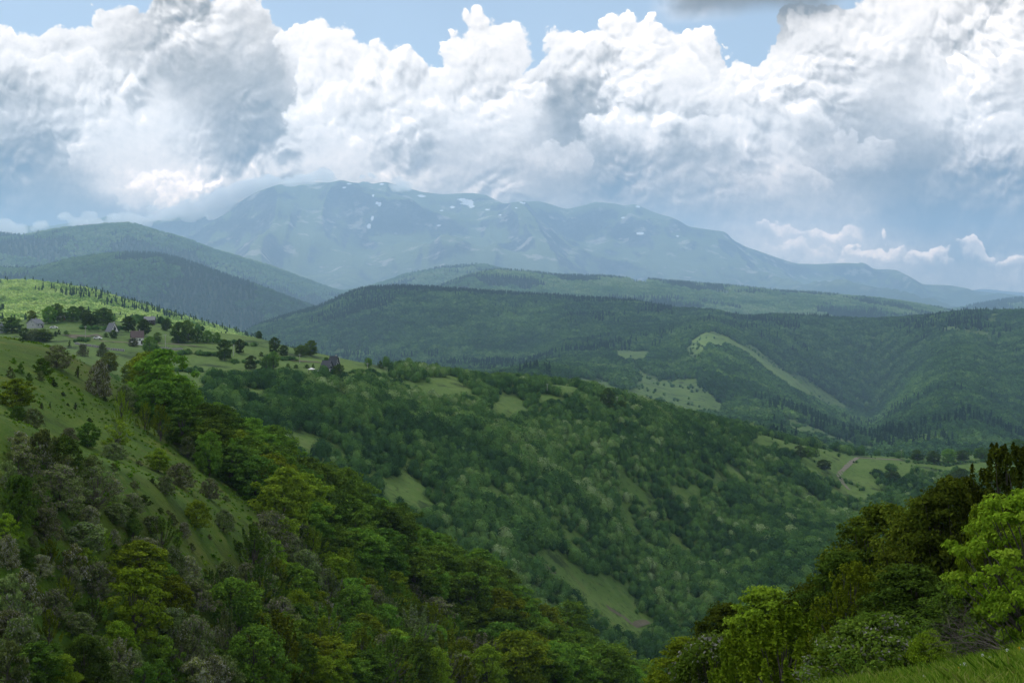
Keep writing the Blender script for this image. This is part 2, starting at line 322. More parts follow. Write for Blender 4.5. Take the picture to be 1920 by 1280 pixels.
# relief that grows with distance, held back on the crests
att = np.ones(NR)
for n in ('brow', 'fold', 'spur', 'ridge', 'sunny', 'crest', 'blue', 'haze1', 'peak', 'last'):
    r = START[n]; q = np.abs(np.arange(NR)-r)/10.0; att = np.minimum(att, 0.10+0.90*sstep(0, 1, q))
q = np.abs(np.arange(NR)-START['peak'])/14.0; attp = 0.015 + 0.985*sstep(0, 1, q); att = np.minimum(att, attp)
dz_ = np.zeros_like(GZ)
for i, (lam, am) in enumerate([(6, .018), (16, .03), (45, .04), (120, .055), (350, .075), (800, .085), (1700, .10), (3200, .09)]):
    w = sstep(8, 18, GY/lam)*(1 - 0.5*sstep(60, 200, GY/lam))
    nn = vnoise(GX/lam+3.1*i, GY/lam+7.7*i, i)
    if lam >= 350: nn = 0.5*nn + 0.5*(0.35 - 2*np.abs(vnoise(GX/lam*1.3+9*i, GY/lam*1.3, i+20)))       # gullied
    dz_ += w*lam*am*2*nn
far_ = sstep(15300, 19800, GY)
for lam, am in ((2300, .12), (950, .12), (420, .10)):
    rr = 0.3 - 2*np.abs(vnoise(GX/lam + GY/9300, GY/(lam*2.4), int(lam)))
    dz_ += far_*lam*am*2*rr
crag = far_*(vnoise(GX/130, GY/500, 91)*26 + vnoise(GX/60, GY/260, 92)*14)     # small crags, kept on the skyline too
GZ = GZ + dz_*att[:, None] + crag*(0.25 + 0.75*att[:, None])
rp = START['peak']; lim = (KT[KI['peak']] + 1.5/F)[None, :]*GY[START['vale3']:rp+1]
GZ[START['vale3']:rp+1] = np.minimum(GZ[START['vale3']:rp+1], lim)
GPY = HY - GZ/GY*F
RUN = np.minimum.accumulate(np.where(GY > 10, GPY, 9e9), axis=0)             # highest thing seen so far, per column

def ground_mat(name, stops, s1, s2, bumpd, bs=0.6, extra=None):
    m, t, o = material(name); P, g = geopos(t)
    n1 = noise(t, P, s1, 6, 0.6); n2 = noise(t, P, s2, 5, 0.65)
    c = ramp(t, n1*0.6 + n2*0.4, stops)
    if extra: c = extra(t, P, g, c)
    diffuse(t, o, c, 0.95, n2, bs, bumpd, 0.1); return m
# meadow grass of the near slope
def near_extra(t, P, g, c):
    n = noise(t, P, 0.9, 5, 0.7); y = noise(t, P, 0.05, 3, .5); q = noise(t, P, .22, 5, .65)
    c = mixc(t, c, (.018,.036,.004), q.ss(.50, .64)*0.55); c = mixc(t, c, (.10,.115,.018), q.ss(.45, .33)*0.6)
    c = mixc(t, c, (.070, .082, .010), y.ss(.52, .70)*0.7)
    return mixc(t, c, (.012, .024, .004), n.ss(.56, .72)*0.75)
M_grass = ground_mat('meadow grass', [(.3, (.026,.058,.004)), (.5, (.045,.090,.006)), (.7, (.075,.115,.009))], 0.12, 1.6, 0.4, extra=near_extra)
def mid_extra(t, P, g, c):
    n = noise(t, P, 0.045, 6, 0.65); e = noise(t, P, 0.02, 4, .6); f_ = noise(t, P, .35, 5, .7)
    c = mixc(t, c, (.012,.028,.008), f_.ss(.53, .66)*0.65); c = mixc(t, c, (.13,.15,.045), f_.ss(.47, .36)*0.5)
    c = mixc(t, c, (.016,.032,.009), n.ss(.53, .62)*0.8)
    return mixc(t, c, (.085,.085,.025), e.ss(.62, .72)*0.5)
M_field = ground_mat('pasture grass', [(.3, (.050,.098,.018)), (.5, (.076,.132,.025)), (.7, (.112,.165,.038))], 0.03, 0.35, 1.0, extra=mid_extra)
M_forestfloor = ground_mat('undergrowth', [(.3, (.016,.03,.010)), (.55, (.026,.045,.014)), (.75, (.045,.07,.022))], 0.02, 0.2, 2.0)
def wood_extra(t, P, g, c):
    v = t.nodes.new('ShaderNodeTexVoronoi'); t.links.new(P.o, v.inputs['Vector']); v.inputs['Scale'].default_value = 0.07
    e = noise(t, P, 0.0016, 5, .6)
    c = mixc(t, c, (.075, .11, .035), e.ss(.54, .60)*0.8)
    return mixc(t, c, (.012, .022, .014), S(t, v.outputs['Distance']).ss(.3, .8)*0.3)
M_wood = ground_mat('wooded slope', [(.3, (.014,.026,.012)), (.55, (.024,.042,.016)), (.75, (.045,.065,.022))], 0.006, 0.05, 9.0, 1.0, wood_extra)
SNOW = [(876,380,13,7),(884,386,7,6),(866,374,9,3),(848,388,5,3),(790,368,9,3),(712,385,3,5),(708,381,5,3),(698,410,3,6),(692,424,4,6),(716,345,6,2.5),(645,352,4,2),(655,345,5,2),(823,424,4,2.5),(979,382,7,3),(968,390,3,2),(828,395,4,1.5),(914,393,5,1.5),(937,402,4,1.5),(1196,388,5,3),(1201,437,8,3),(1168,407,4,2),(1270,443,3,2),(700,366,2.5,6)]
SNOWP = []
def rock_extra(t, P, g, c):
    N = S(t, g.outputs['Normal']); nx, ny, nz = sep(t, N); x, y, z = sep(t, P)
    n = noise(t, P, 0.0011, 6, .62); n3 = noise(t, P, 0.0028, 6, .62)
    st = nz + (n-.5)*0.5
    c = mixc(t, c, (.12, .155, .065), st.ss(.80, .90))                         # alpine turf on gentle ground
    c = mixc(t, c, (.03, .055, .02), (z*-0.0014 + (n3-.5)*3.2 + .9).ss(.2, .8)*0.8)  # woods low down
    c = mixc(t, c, (.55, .51, .45), n3.ss(.55, .66)*(z*0.002 + 0.1).ss(0, 1)*0.55)    # scree
    wv = noise(t, P, 0.013, 4, .7, col_out=True); ax, ay, az = sep(t, wv); acc = None
    for cx_, cz_, rx, rz in SNOWP:                                               # lingering snow patches
        u = x*(1/rx) + (ax-.5)*1.9 - cx_/rx; w_ = z*(1/rz) + (az-.5)*1.9 - cz_/rz; q = u.madd(u, w_*w_); acc = q if acc is None else acc.mn(q)
    return mixc(t, c, (.86, .88, .92), acc.ss(.85, .65))

def terrain(name, a, b, mat, **p):
    r0, r1 = START[a], START[b]
    X, Y, Z = GX[r0:r1+1], GY[r0:r1+1], GZ[r0:r1+1]; n = r1-r0+1
    v = np.stack([X, Y, Z], -1).reshape(-1, 3)
    i = (np.arange(n-1)[:, None]*NC + np.arange(NC-1)[None, :]).ravel()
    f = np.stack([i, i+1, i+NC+1, i+NC], -1)
    return link(name, mesh_np(name, v, f, [mat], smooth=True), kind='structure', **p)
# ground: the near slope, closed behind the camera
r1 = START['gully']; rows_b = []
for Yb, sc_, z in ((-600, 600, 60), (-60, 60, 6), (-6, 9, -1.0), (1.2, 4, -1.6)):
    rows_b.append(np.stack([U*sc_, np.full(NC, Yb), np.full(NC, z)], -1))
v = np.concatenate([np.stack(rows_b), np.stack([GX[:r1+1], GY[:r1+1], GZ[:r1+1]], -1)]).reshape(-1, 3); n = r1+1+4
i = (np.arange(n-1)[:, None]*NC + np.arange(NC-1)[None, :]).ravel()
link('ground', mesh_np('ground', v, np.stack([i, i+1, i+NC+1, i+NC], -1), [M_grass], smooth=True), kind='structure')
terrain('hill', 'gully', 'hollow', M_field)
terrain('hill', 'hollow', 'vale', M_field)
terrain('hill', 'vale', 'vale3', M_wood)
terrain('mountain', 'beyond', 'end', M_wood)

def grid_at(px, r):                                    # world position on the grid at column px, fractional row r
    px = np.asarray(px, float); r = np.asarray(r, float)
    c = np.interp(px, PXC, np.arange(NC)); c0 = np.clip(np.floor(c).astype(int), 0, NC-2); fc = c-c0
    r0 = np.clip(np.floor(r).astype(int), 0, NR-2); fr = r-r0
    def b(A): return (A[r0, c0]*(1-fc)+A[r0, c0+1]*fc)*(1-fr) + (A[r0+1, c0]*(1-fc)+A[r0+1, c0+1]*fc)*fr
    Y = np.exp(b(LD)); return (px-CX)/F*Y, Y, b(GZ), b(RUN)
def locate(px, py, after='foot'):
    """ground point seen at a photograph pixel"""
    c = int(np.clip(np.searchsorted(PXC, px), 1, NC-1)); r0 = START[after]
    for r in range(r0+1, NR):
        if GPY[r, c] <= py:
            q = (GPY[r-1, c]-py)/max(GPY[r-1, c]-GPY[r, c], 1e-6); q = min(max(q, 0), 1)
            x, y, z, _ = grid_at(px, r-1+q); return Vector((float(x), float(y), float(z)))
    x, y, z, _ = grid_at(px, r0); return Vector((float(x), float(y), float(z)))
def inpoly(px, py, poly):
    px = np.asarray(px); py = np.asarray(py); ins = np.zeros(px.shape, bool); n = len(poly); j = n-1
    for i in range(n):
        (xi, yi), (xj, yj) = poly[i], poly[j]
        if yi != yj:
            ins ^= ((yi > py) != (yj > py)) & (px < (xj-xi)*(py-yi)/(yj-yi)+xi)
        j = i
    return ins

for a_, b_, c_, d_ in SNOW:
    q = locate(a_, b_, 'apron'); k_ = q.y/F; SNOWP.append((q.x, q.z, c_*k_, d_*k_))
M_rock = ground_mat('mountain rock', [(.35, (.012,.016,.02)), (.5, (.05,.055,.06)), (.68, (.17,.17,.165))], 0.0022, 0.016, 45, 1.0, rock_extra)
terrain('mountain', 'vale3', 'beyond', M_rock)

# ---- haze: one closed box of even air round the scene
m, t, o = material('air')
pv = t.nodes.new('ShaderNodeVolumePrincipled'); pv.inputs['Color'].default_value = (*HAZE_C, 1)
pv.inputs['Density'].default_value = HAZE_D; pv.inputs['Anisotropy'].default_value = HAZE_G
t.links.new(pv.outputs[0], o.inputs['Volume'])
ztop = float(GZ[:, (PXC > -130) & (PXC < 2050)].max()) + 25; zbot = float(min(GZ.min(), v[:, 2].min())) - 1
ztop_all = float(GZ.max()) + 25; ztop = max(ztop, ztop_all)
xm = float(np.abs(GX).max()) + 50
hz = MB().box((0, (39200-650)/2, (ztop+zbot)/2), (2*xm, 39850, ztop-zbot)).build('haze', [m], kind='stuff')

# ------------------------------------------------------------------ foliage
def leaf_mat(name, a, b, c, trans=0.3, nscale=0.35, flower=None, fl_amt=0.0, tip=0.5):
    """leaf colours a..c vary by leaf, by spray and by tree"""
    m, t, o = material(name)
    g = t.nodes.new('ShaderNodeNewGeometry'); oi = t.nodes.new('ShaderNodeObjectInfo')
    tcn = t.nodes.new('ShaderNodeTexCoord')
    rl = S(t, g.outputs['Random Per Island']); ro = S(t, oi.outputs['Random'])
    n = noise(t, S(t, tcn.outputs['Object']), nscale, 3, 0.5)
    f = rl*0.34 + (n-.5)*1.1 + ro*0.45 + 0.12
    a, b, c = [(q[0]*2.1, q[1]*2.12, q[2]*1.05) for q in (a, b, c)]
    cc = ramp(t, f, [(0.12, a), (0.5, b), (0.92, c)])
    hs = t.nodes.new('ShaderNodeHueSaturation'); t.links.new(cc.o, hs.inputs['Color'])
    t.links.new((ro*0.045 + 0.478).o, hs.inputs['Hue']); t.links.new(((rl*7.0)._m('FRACT')*0.5 + ro*0.35 + 0.58).o, hs.inputs['Value'])
    cc = S(t, hs.outputs[0])
    if flower:
        n2 = noise(t, S(t, tcn.outputs['Object']), nscale*2.2, 2, 0.5)
        k = ((rl*13.0)._m('FRACT') + (n2-.5)*1.6).ss(1-fl_amt-.03, 1-fl_amt+.03)
        cc = mixc(t, cc, flower, k)
    d = t.nodes.new('ShaderNodeBsdfDiffuse'); tr = t.nodes.new('ShaderNodeBsdfTranslucent'); mx = t.nodes.new('ShaderNodeMixShader')
    t.links.new(cc.o, d.inputs[0]); t.links.new(cc.o, tr.inputs[0]); mx.inputs[0].default_value = trans
    t.links.new(d.outputs[0], mx.inputs[1]); t.links.new(tr.outputs[0], mx.inputs[2]); t.links.new(mx.outputs[0], o.inputs[0]); return m
ML = dict(
 mid=leaf_mat('mid green leaves', (.024,.050,.012), (.050,.092,.020), (.082,.125,.027)),
 dark=leaf_mat('dark green leaves', (.014,.030,.009), (.030,.057,.014), (.054,.084,.023)),
 lime=leaf_mat('fresh lime leaves', (.038,.068,.008), (.072,.112,.013), (.115,.150,.026)),
 olive=leaf_mat('olive young leaves', (.034,.054,.006), (.070,.098,.012), (.115,.145,.025)),
 grey=leaf_mat('grey brown fading blossom', (.032,.045,.024), (.062,.078,.046), (.108,.122,.082), 0.15, flower=(.19,.175,.145), fl_amt=.25),
 white=leaf_mat('white blossom', (.035,.050,.020), (.085,.10,.055), (.17,.18,.12), 0.15, flower=(.30,.30,.245), fl_amt=.34),
 dusty=leaf_mat('grey green leaves', (.026,.042,.020), (.055,.075,.040), (.10,.12,.075), 0.2, flower=(.20,.21,.16), fl_amt=.12),
 rust=leaf_mat('bronze tinted leaves', (.013,.024,.005), (.032,.046,.009), (.064,.074,.015), .3),
 hawg=leaf_mat('hawthorn leaves with few flowers', (.014,.026,.006), (.034,.052,.012), (.066,.085,.022), .3, flower=(.24,.24,.20), fl_amt=.05),
 fir=leaf_mat('dark needles', (.008,.018,.009), (.014,.028,.014), (.026,.042,.018), 0.05))
m, t, o = material('grey bark'); P, g = geopos(t)
diffuse(t, o, ramp(t, noise(t, P, 6, 4, .6), [(.3, (.05,.043,.034)), (.7, (.13,.115,.095))]), .95, noise(t, P, 9, 4, .6), .5, .05, .1); M_bark = m

def leaves_from(cen, nrm, size, seed, aspect=1.5, spread=0.8, flat=0.0):
    """one pointed leaf (a bent rhombus) at every centre"""
    r = np.random.default_rng(seed); n = len(cen)
    w = nrm + r.normal(0, spread, (n, 3)); w[:, 2] += flat; w /= np.linalg.norm(w, axis=1)[:, None]+1e-9
    a = r.normal(0, 1, (n, 3)); a -= (a*w).sum(1)[:, None]*w; a /= np.linalg.norm(a, axis=1)[:, None]+1e-9
    b = np.cross(w, a); s = (size*(0.6+0.8*r.random(n)))[:, None]
    v = np.stack([cen - a*s*.5*aspect, cen + b*s*.42 + w*s*.08, cen + a*s*.5*aspect, cen - b*s*.42 + w*s*.08], 1)
    return v.reshape(-1, 3), np.arange(4*n).reshape(n, 4)
def grow(seed, H=8., W=6., base=.12, shape='round', tips=60, per=60, leaf=.26, spray=.55, limb_n=9, up=0.0, lean=0.0, flat=0.0, vert=.62):
    """trunk, limbs and sprays of leaves; returns (bark MB, leaf verts, leaf faces)"""
    r = np.random.default_rng(seed); mb = MB(); cen = []; nrm = []; sz = []
    top = np.array([lean*H, r.normal(0, .03)*H, H*.80]); 
    tr = [np.array([0, 0, -0.6]), np.array([r.normal(0,.02)*H, r.normal(0,.02)*H, H*.25]), top*.6, top]
    R0 = 0.022*H + .03
    mb.tube([tuple(p) for p in tr], [R0, R0*.75, R0*.45, R0*.12], 7)
    def tip_pt():
        while True:
            th = r.random()*2*math.pi; z = r.random()
            if shape == 'round': rr = math.sqrt(max(0, 1-(2*z-1)**2))*(.9+.2*r.random()) if z > .4 else .80+.5*z
            elif shape == 'dome': rr = math.sqrt(max(0, 1-z*z))*.97+.05
            elif shape == 'cone': rr = (1-z)**.75*.98+.06
            elif shape == 'vase': rr = .55+.75*z-.55*z**5 if z < .97 else .4
            elif shape == 'column': rr = .75*math.sqrt(max(0, 1-(2*z-1)**4))+.2
            k = r.random()**.38
            lump = 1+.11*math.sin(th*3+seed)+.08*math.sin(th*5+z*9+seed*2)
            return np.array([math.cos(th)*rr*W/2*k*lump, math.sin(th)*rr*W/2*k*lump, H*(base+(1-base)*z*.97)]) + np.array([lean*H*z, 0, 0]), k
    T = [tip_pt() for _ in range(tips)]
    for j, (p, k) in enumerate(T):
        if j < limb_n*3:
            s = .15+.6*min(p[2]/H, 1)*r.random(); q = tr[0]*(1-s)+top*s if s > .3 else np.array([0, 0, H*s*.8])
            q = np.array([top[0]*s, top[1]*s, H*.8*s]); mid = (q*.5+p*.5)+np.array([0, 0, -.04*H+.02*H*r.random()])
            mb.tube([tuple(q), tuple(mid), tuple(p)], [R0*.36, R0*.2, R0*.04], 5)
        c0 = np.array([top[0]*.4, top[1]*.4, H*(base+.30*(1-base))]); out = p-c0; out /= np.linalg.norm(out)+1e-6
        n = int(per*(.6+.8*r.random())); sr = spray*(.65+.7*r.random())
        d = r.normal(0, 1, (n, 3)); d /= np.linalg.norm(d, axis=1)[:, None]; d *= (r.random(n)**.45)[:, None]
        d[:, 2] *= vert if not up else 1.0
        if up:                                  # long upright shoots
            sh = np.array([out[0]*.5, out[1]*.5, 1.0]); sh /= np.linalg.norm(sh); tt = r.random(n)[:, None]
            pts = p + sh*tt*up*(.6+.8*r.random()) + d*sr*(1.05-tt)*.6
        else: pts = p + d*sr
        cen.append(pts); nrm.append(d*.9+out*.8); sz.append(np.full(n, leaf))
    cen = np.concatenate(cen); nrm = np.concatenate(nrm)
    ok = cen[:, 2] > .05
    v, f = leaves_from(cen[ok], nrm[ok], np.concatenate(sz)[ok], seed+5, flat=flat)
    return mb, v, f
PROTO = {}
def proto(name, **k):
    mb, v, f = grow(**k)
    PROTO[name] = (mb.mesh('trunk', [M_bark]), mesh_np('crown', v, f, [ML['mid']]), k['H'], k['W'])
# unit trees: height 8 m
for i in range(3): proto(f'tree{i}', seed=11+i, H=8, W=6.4, base=.10, shape=('round','round','column')[i], tips=130, per=64, leaf=.25, spray=.74)
for i in range(3): proto(f'bush{i}', seed=31+i, H=5, W=6.0, base=.0, shape='dome', tips=150, per=64, leaf=.17, spray=.56)
proto('open', seed=51, H=8, W=7.5, base=.28, shape='round', tips=50, per=62, leaf=.22, spray=.62, limb_n=18)
proto('shoot0', seed=61, H=7, W=5.5, base=.05, shape='dome', tips=60, per=80, leaf=.20, spray=.38, up=1.5)
proto('shoot1', seed=62, H=7, W=5.0, base=.05, shape='cone', tips=60, per=80, leaf=.20, spray=.38, up=1.2)
proto('big', seed=71, H=9, W=8.0, base=.06, shape='round', tips=120, per=80, leaf=.25, spray=.62, flat=.8)
proto('low', seed=81, H=2.2, W=3.4, base=.0, shape='dome', tips=60, per=60, leaf=.13, spray=.33)
proto('spire', seed=83, H=3.4, W=1.3, base=.0, shape='cone', tips=42, per=60, leaf=.11, spray=.2, up=.3)

COUNT = {}
def tree(kind, mat, pos, width, height=None, name='broadleaf_tree', label=None, cat='tree', group=None, rot=None, detail=True):
    tm, cm, H, W = PROTO[kind]
    sx = width/W; szz = (height/H) if height else sx
    e = bpy.data.objects.new(name, None); col.objects.link(e); e.location = pos
    e.rotation_euler.z = random.random()*6.28 if rot is None else rot; e.scale = (sx, sx, szz)
    tk = link('trunk', tm, e); cr = link('crown', cm, e)
    cr.material_slots[0].link = 'OBJECT'; cr.material_slots[0].material = ML[mat]
    e['category'] = cat
    if label: e['label'] = label
    if group: e['group'] = group
    return e

# ---- hand placed trees and bushes of the near slope: (kind, leaf, px, base py, width px, height px, name, label)
HW = 'hawthorn_bush'; BT = 'broadleaf_tree'; GB = 'green_bush'; JU = 'juniper_bush'
NEAR = [
 ('bush0','grey',107,690,54,44,HW,'rounded grey-brown hawthorn standing alone on the upper meadow crest'),
 ('bush1','white',186,742,50,68,HW,'pale cream blossoming hawthorn at the left end of the near wood'),
 ('bush2','grey',155,668,24,24,HW,'small pinkish grey hawthorn on the slope edge below the white gabled house'),
 ('bush1','dusty',192,670,22,28,HW,'small pale grey-green bush beside the pinkish grey hawthorn'),
 ('low','dark',80,700,40,30,GB,'dark green bush just below the rounded grey-brown hawthorn'),
 ('low','dusty',20,708,16,22,GB,'small greyish bush at the far left of the upper meadow'),
 ('low','dark',38,700,16,20,GB,'small dark bush right of the small greyish one on the upper meadow'),
 ('low','dark',55,714,14,16,GB,'small round dark bush alone above the bright lime tree'),
 ('low','dusty',75,713,18,18,GB,'small grey-green bush in the row above the bright lime tree'),
 ('low','fir',96,714,16,8,JU,'flat black-green juniper in the middle of the upper meadow'),
 ('low','fir',101,724,16,9,JU,'flat black-green juniper just below the other flat one'),
 ('spire','fir',131,652,8,15,JU,'single narrow dark juniper spire right of the rounded grey-brown hawthorn'),
 ('low','fir',40,640,11,6,JU,'tiny dark juniper on the meadow skyline'),
 ('spire','fir',78,766,10,13,JU,'left of two little dark junipers right of the bright lime tree'),
 ('spire','fir',94,766,6,13,JU,'narrow right-hand one of two little dark junipers by the bright lime tree'),
 ('spire','fir',142,768,11,14,JU,'lone stubby dark juniper low on the upper meadow'),
 ('low','fir',127,761,7,6,JU,'tiny dark juniper tuft in the open middle of the upper meadow'),
 ('spire','dark',146,708,14,22,GB,'slim dark bush left of the cream blossoming hawthorn'),
 ('tree0','lime',30,764,66,56,BT,'bright lime green round tree at the left edge of the upper meadow'),
 ('bush2','dark',33,788,32,30,GB,'dark bush directly under the bright lime green round tree'),
 ('bush0','dusty',62,800,40,36,HW,'grey-green blossoming bush on the small fold under the lime tree'),
 ('bush1','dusty',235,762,46,42,HW,'dark grey-green hawthorn with a white flecked top inside the near wood'),
 ('open','dark',275,756,66,86,BT,'tall dark tree forming the upper left top of the near wood'),
 ('tree1','lime',243,722,36,42,BT,'yellow-green tree just left of the tall dark one'),
 ('tree2','olive',205,700,34,40,BT,'thin olive tree above the cream blossoming hawthorn'),
 ('bush2','grey',130,830,36,30,HW,'small mauve-grey hawthorn on the lower edge of the upper meadow'),
 ('tree0','dark',165,838,44,48,BT,'dark round tree right of the small mauve-grey hawthorn'),
 ('open','olive',218,850,62,66,BT,'broad olive green tree with an airy crown in front of the near wood'),
 ('shoot0','lime',272,806,36,46,BT,'lime tree with upright shoots at the edge of the near wood'),
 ('shoot1','lime',300,826,52,66,BT,'tall yellow-green tree with spiky upright shoots above the wood'),
 ('shoot0','olive',228,800,40,60,BT,'green tree with upright olive shoots beside the airy olive one'),
 ('bush1','dusty',212,862,54,34,HW,'white flecked hawthorn along the brow under the broad olive tree'),
 ('shoot0','lime',120,832,24,18,GB,'low yellow-green bush under the small mauve-grey hawthorn'),
 ('tree1','lime',297,884,44,46,BT,'bright green tree standing free above the grassy strip'),
 ('bush0','grey',338,912,56,46,HW,'wide grey hawthorn above the grassy strip beside the bright green tree'),
 ('bush2','dusty',310,928,40,38,HW,'soft grey-green bush left below the wide grey hawthorn'),
 ('bush0','olive',368,988,56,52,GB,'round olive green bush alone on the grassy strip'),
 ('bush1','dusty',420,996,44,44,HW,'round whitish green bush at the right end of the grassy strip'),
 ('bush2','white',345,1006,26,30,HW,'small pale blossoming bush below the round olive one'),
 ('low','dark',270,945,30,20,GB,'low dark bush on the left of the grassy strip'),
 ('low','dusty',324,982,22,22,GB,'little grey bush left of the round olive bush'),
 ('bush1','grey',392,935,44,40,HW,'brown-grey hawthorn at the wood edge above the round olive bush'),
 ('bush0','grey',112,955,98,86,HW,'large dull grey-mauve hawthorn with branches showing on the lower left slope'),
 ('bush2','dark',34,985,76,100,BT,'tall dark grey-green tree at the left edge beside the large hawthorn'),
 ('open','dusty',182,966,92,96,BT,'crooked airy tree with a dark leaning trunk right of the large hawthorn'),
 ('bush0','white',166,990,46,44,HW,'green bush with white flower flecks under the crooked airy tree'),
 ('shoot0','mid',84,952,34,34,GB,'fresh green bush at the foot of the large grey-mauve hawthorn'),
 ('bush1','dark',236,968,38,30,GB,'dark bush right of the crooked airy tree'),
 ('bush2','dusty',284,998,44,34,HW,'dark bush with a white flecked top left of the grassy strip end'),
 ('tree1','dark',250,1012,30,42,GB,'upright dark green bush between two flecked hawthorns'),
 ('shoot0','lime',187,1036,54,40,GB,'low spreading yellow-green bush in the middle of the left slope'),
 ('bush1','white',214,1022,28,32,HW,'little white blossoming bush beside the low yellow-green one'),
 ('shoot1','lime',94,1066,48,54,BT,'feathery lime green sapling on the lower left slope'),
 ('bush2','dark',50,1068,36,38,GB,'dark round bush left of the feathery lime sapling'),
 ('bush1','white',14,1062,50,62,HW,'white blossoming hawthorn cut by the left edge, upper one'),
 ('bush0','grey',134,1116,48,58,HW,'mauve-grey hawthorn behind the low olive bush on the lower slope'),
 ('bush2','grey',186,1124,70,76,HW,'wide mauve-grey hawthorn left of the big bright maple'),
 ('shoot0','olive',122,1134,54,48,GB,'yellow-olive bush in front of two mauve-grey hawthorns'),
 ('tree0','olive',262,1100,110,88,BT,'wide olive and cream crowned tree above the big bright maple'),
 ('bush0','dusty',322,1088,52,66,HW,'grey-green hawthorn right of the wide olive crown'),
 ('bush1','white',275,1040,64,34,HW,'cream blossom patch on top of the wide olive crown'),
 ('big','lime',252,1214,128,158,BT,'big bright green maple in the middle of the lower left slope'),
 ('tree2','olive',328,1168,64,92,BT,'smooth olive-yellow tree leaning on the big bright maple'),
 ('bush0','grey',362,1256,84,104,HW,'large brownish grey hawthorn right below the big bright maple'),
 ('bush1','white',46,1150,66,86,HW,'tall cream white hawthorn at the lower left'),
 ('bush2','dusty',36,1262,92,110,HW,'large shadowed grey-green hawthorn in the bottom left corner'),
 ('shoot1','olive',92,1212,52,70,BT,'feathery olive sapling right of the corner hawthorn'),
 ('bush0','dark',130,1262,50,48,GB,'dark scrub bush near the bottom left of the slope'),
 ('bush1','dusty',215,1282,60,44,GB,'dim brown-green bush at the bottom under the maple'),
 ('shoot0','dusty',424,1246,60,96,BT,'olive tree flecked with blossom right of the large brownish hawthorn'),
 ('bush2','dusty',468,1262,56,80,BT,'grey-green tree at the bottom beside the flecked olive tree'),
 ('low','dark',382,1136,36,26,GB,'low dark scrub at the lower end of the grassy strip'),
 ('bush1','dusty',424,1120,66,70,HW,'grey-green hawthorn at the right foot of the grassy strip'),
 ('bush0','grey',462,1106,52,54,HW,'brown-grey hawthorn beside the foot of the grassy strip'),
 ('shoot0','lime',480,1160,66,66,BT,'yellow-green tree with spreading sprays right of the grassy strip foot'),
 ('bush0','grey',505,1040,88,84,HW,'largest pale brown-grey hawthorn heading the lower wood'),
 ('bush2','grey',582,1092,54,56,HW,'mauve-brown hawthorn right of the largest pale one'),
 ('bush1','white',552,1110,46,50,HW,'cream flecked hawthorn between the two brown-grey ones'),
 ('tree2','lime',560,1200,52,96,BT,'narrow bright lime tree in the lower wood'),
 ('bush0','grey',524,1216,92,98,HW,'big dull mauve hawthorn left of the narrow bright lime tree'),
 ('shoot0','olive',618,1116,56,48,BT,'olive topped tree right of the mauve-brown hawthorn'),
 ('bush1','white',612,1178,44,56,HW,'whitish hawthorn right of the narrow bright lime tree'),
 ('open','dark',634,1196,42,66,BT,'dark tree with bare black limbs in the lower wood'),
 ('shoot1','olive',680,1276,84,98,BT,'large olive pyramid tree at the bottom of the lower wood'),
 ('tree1','olive',686,1146,60,66,BT,'round olive tree right of the bare limbed dark tree'),
 ('bush2','grey',734,1206,62,58,HW,'grey-mauve hawthorn in the centre of the lower wood'),
 ('bush0','dusty',775,1216,60,56,HW,'pale grey-green hawthorn right of the grey-mauve one'),
 ('tree0','lime',745,1170,58,60,BT,'light green tree behind the grey-mauve hawthorn'),
 ('shoot0','lime',588,1262,56,66,BT,'bright yellow-green tree at the bottom left of the olive pyramid'),
 ('tree2','mid',392,892,50,84,BT,'tall soft green tree at the left of the dark tree band'),
 ('tree1','mid',432,898,46,78,BT,'second soft green tree right beside the tall soft green one'),
 ('bush2','dusty',352,860,34,44,HW,'white flecked small tree left of the soft green pair'),
 ('shoot0','lime',362,800,46,50,BT,'light yellow-green tree on the wood skyline above the soft green pair'),
 ('tree0','dark',332,790,60,60,BT,'very dark tree between the spiky yellow-green tree and the skyline'),
]
pts_used = []
for kd, ml, px, py, w, hh, nm, lab in NEAR:
    p = locate(px, py); s = p.y/F
    tree(kd, ml, p-Vector((0, 0, .1)), w*s*.98, hh*s*.98, nm, lab, 'bush' if nm != BT else 'tree')
    pts_used.append((px, py-hh*.45, w, hh, p, lab.split(' ')[0:0]))
# ---- the closed near wood, every tree its own object
band_up = [(262,722),(330,764),(420,832),(520,890),(640,970),(760,1042),(900,1118),(1000,1176),(1100,1236),(1240,1320),(1000,1330),(900,1230),(800,1150),(650,1080),(540,1010),(470,940),(380,880),(300,810)]
band_lo = [(470,1070),(560,1010),(650,1080),(800,1150),(900,1230),(1000,1330),(480,1340),(430,1180)]
CN = {'mid': 'mid green', 'dark': 'dark green', 'olive': 'olive', 'lime': 'yellow-green', 'dusty': 'grey-green', 'grey': 'brownish grey', 'white': 'cream flecked', 'rust': 'bronze green'}
taken = [(p[4].x, p[4].y, p[2]*p[4].y/F*.5) for p in pts_used]
wood = []
def fill(poly, kinds, mats, n, wmin, wmax, hr, py_lo, py_hi, px_lo, px_hi, sep_=.62):
    k = 0; r = np.random.default_rng(5+n)
    for _ in range(9000):
        if k >= n: break
        px = r.uniform(px_lo, px_hi); py = r.uniform(py_lo, py_hi)
        if not inpoly(px, py, poly): continue
        p = locate(px, py)
        if p.y > 400: continue
        w = r.uniform(wmin, wmax)
        if any((p.x-a)**2 + ((p.y-b)*.8)**2 < ((w/2+c)*sep_)**2 for a, b, c in taken): continue
        taken.append((p.x, p.y, w/2)); mt = mats[r.integers(len(mats))]; kd = kinds[r.integers(len(kinds))]
        wood.append((px, py, kd, mt, p, w, w*hr*r.uniform(.85, 1.2))); k += 1
    return k
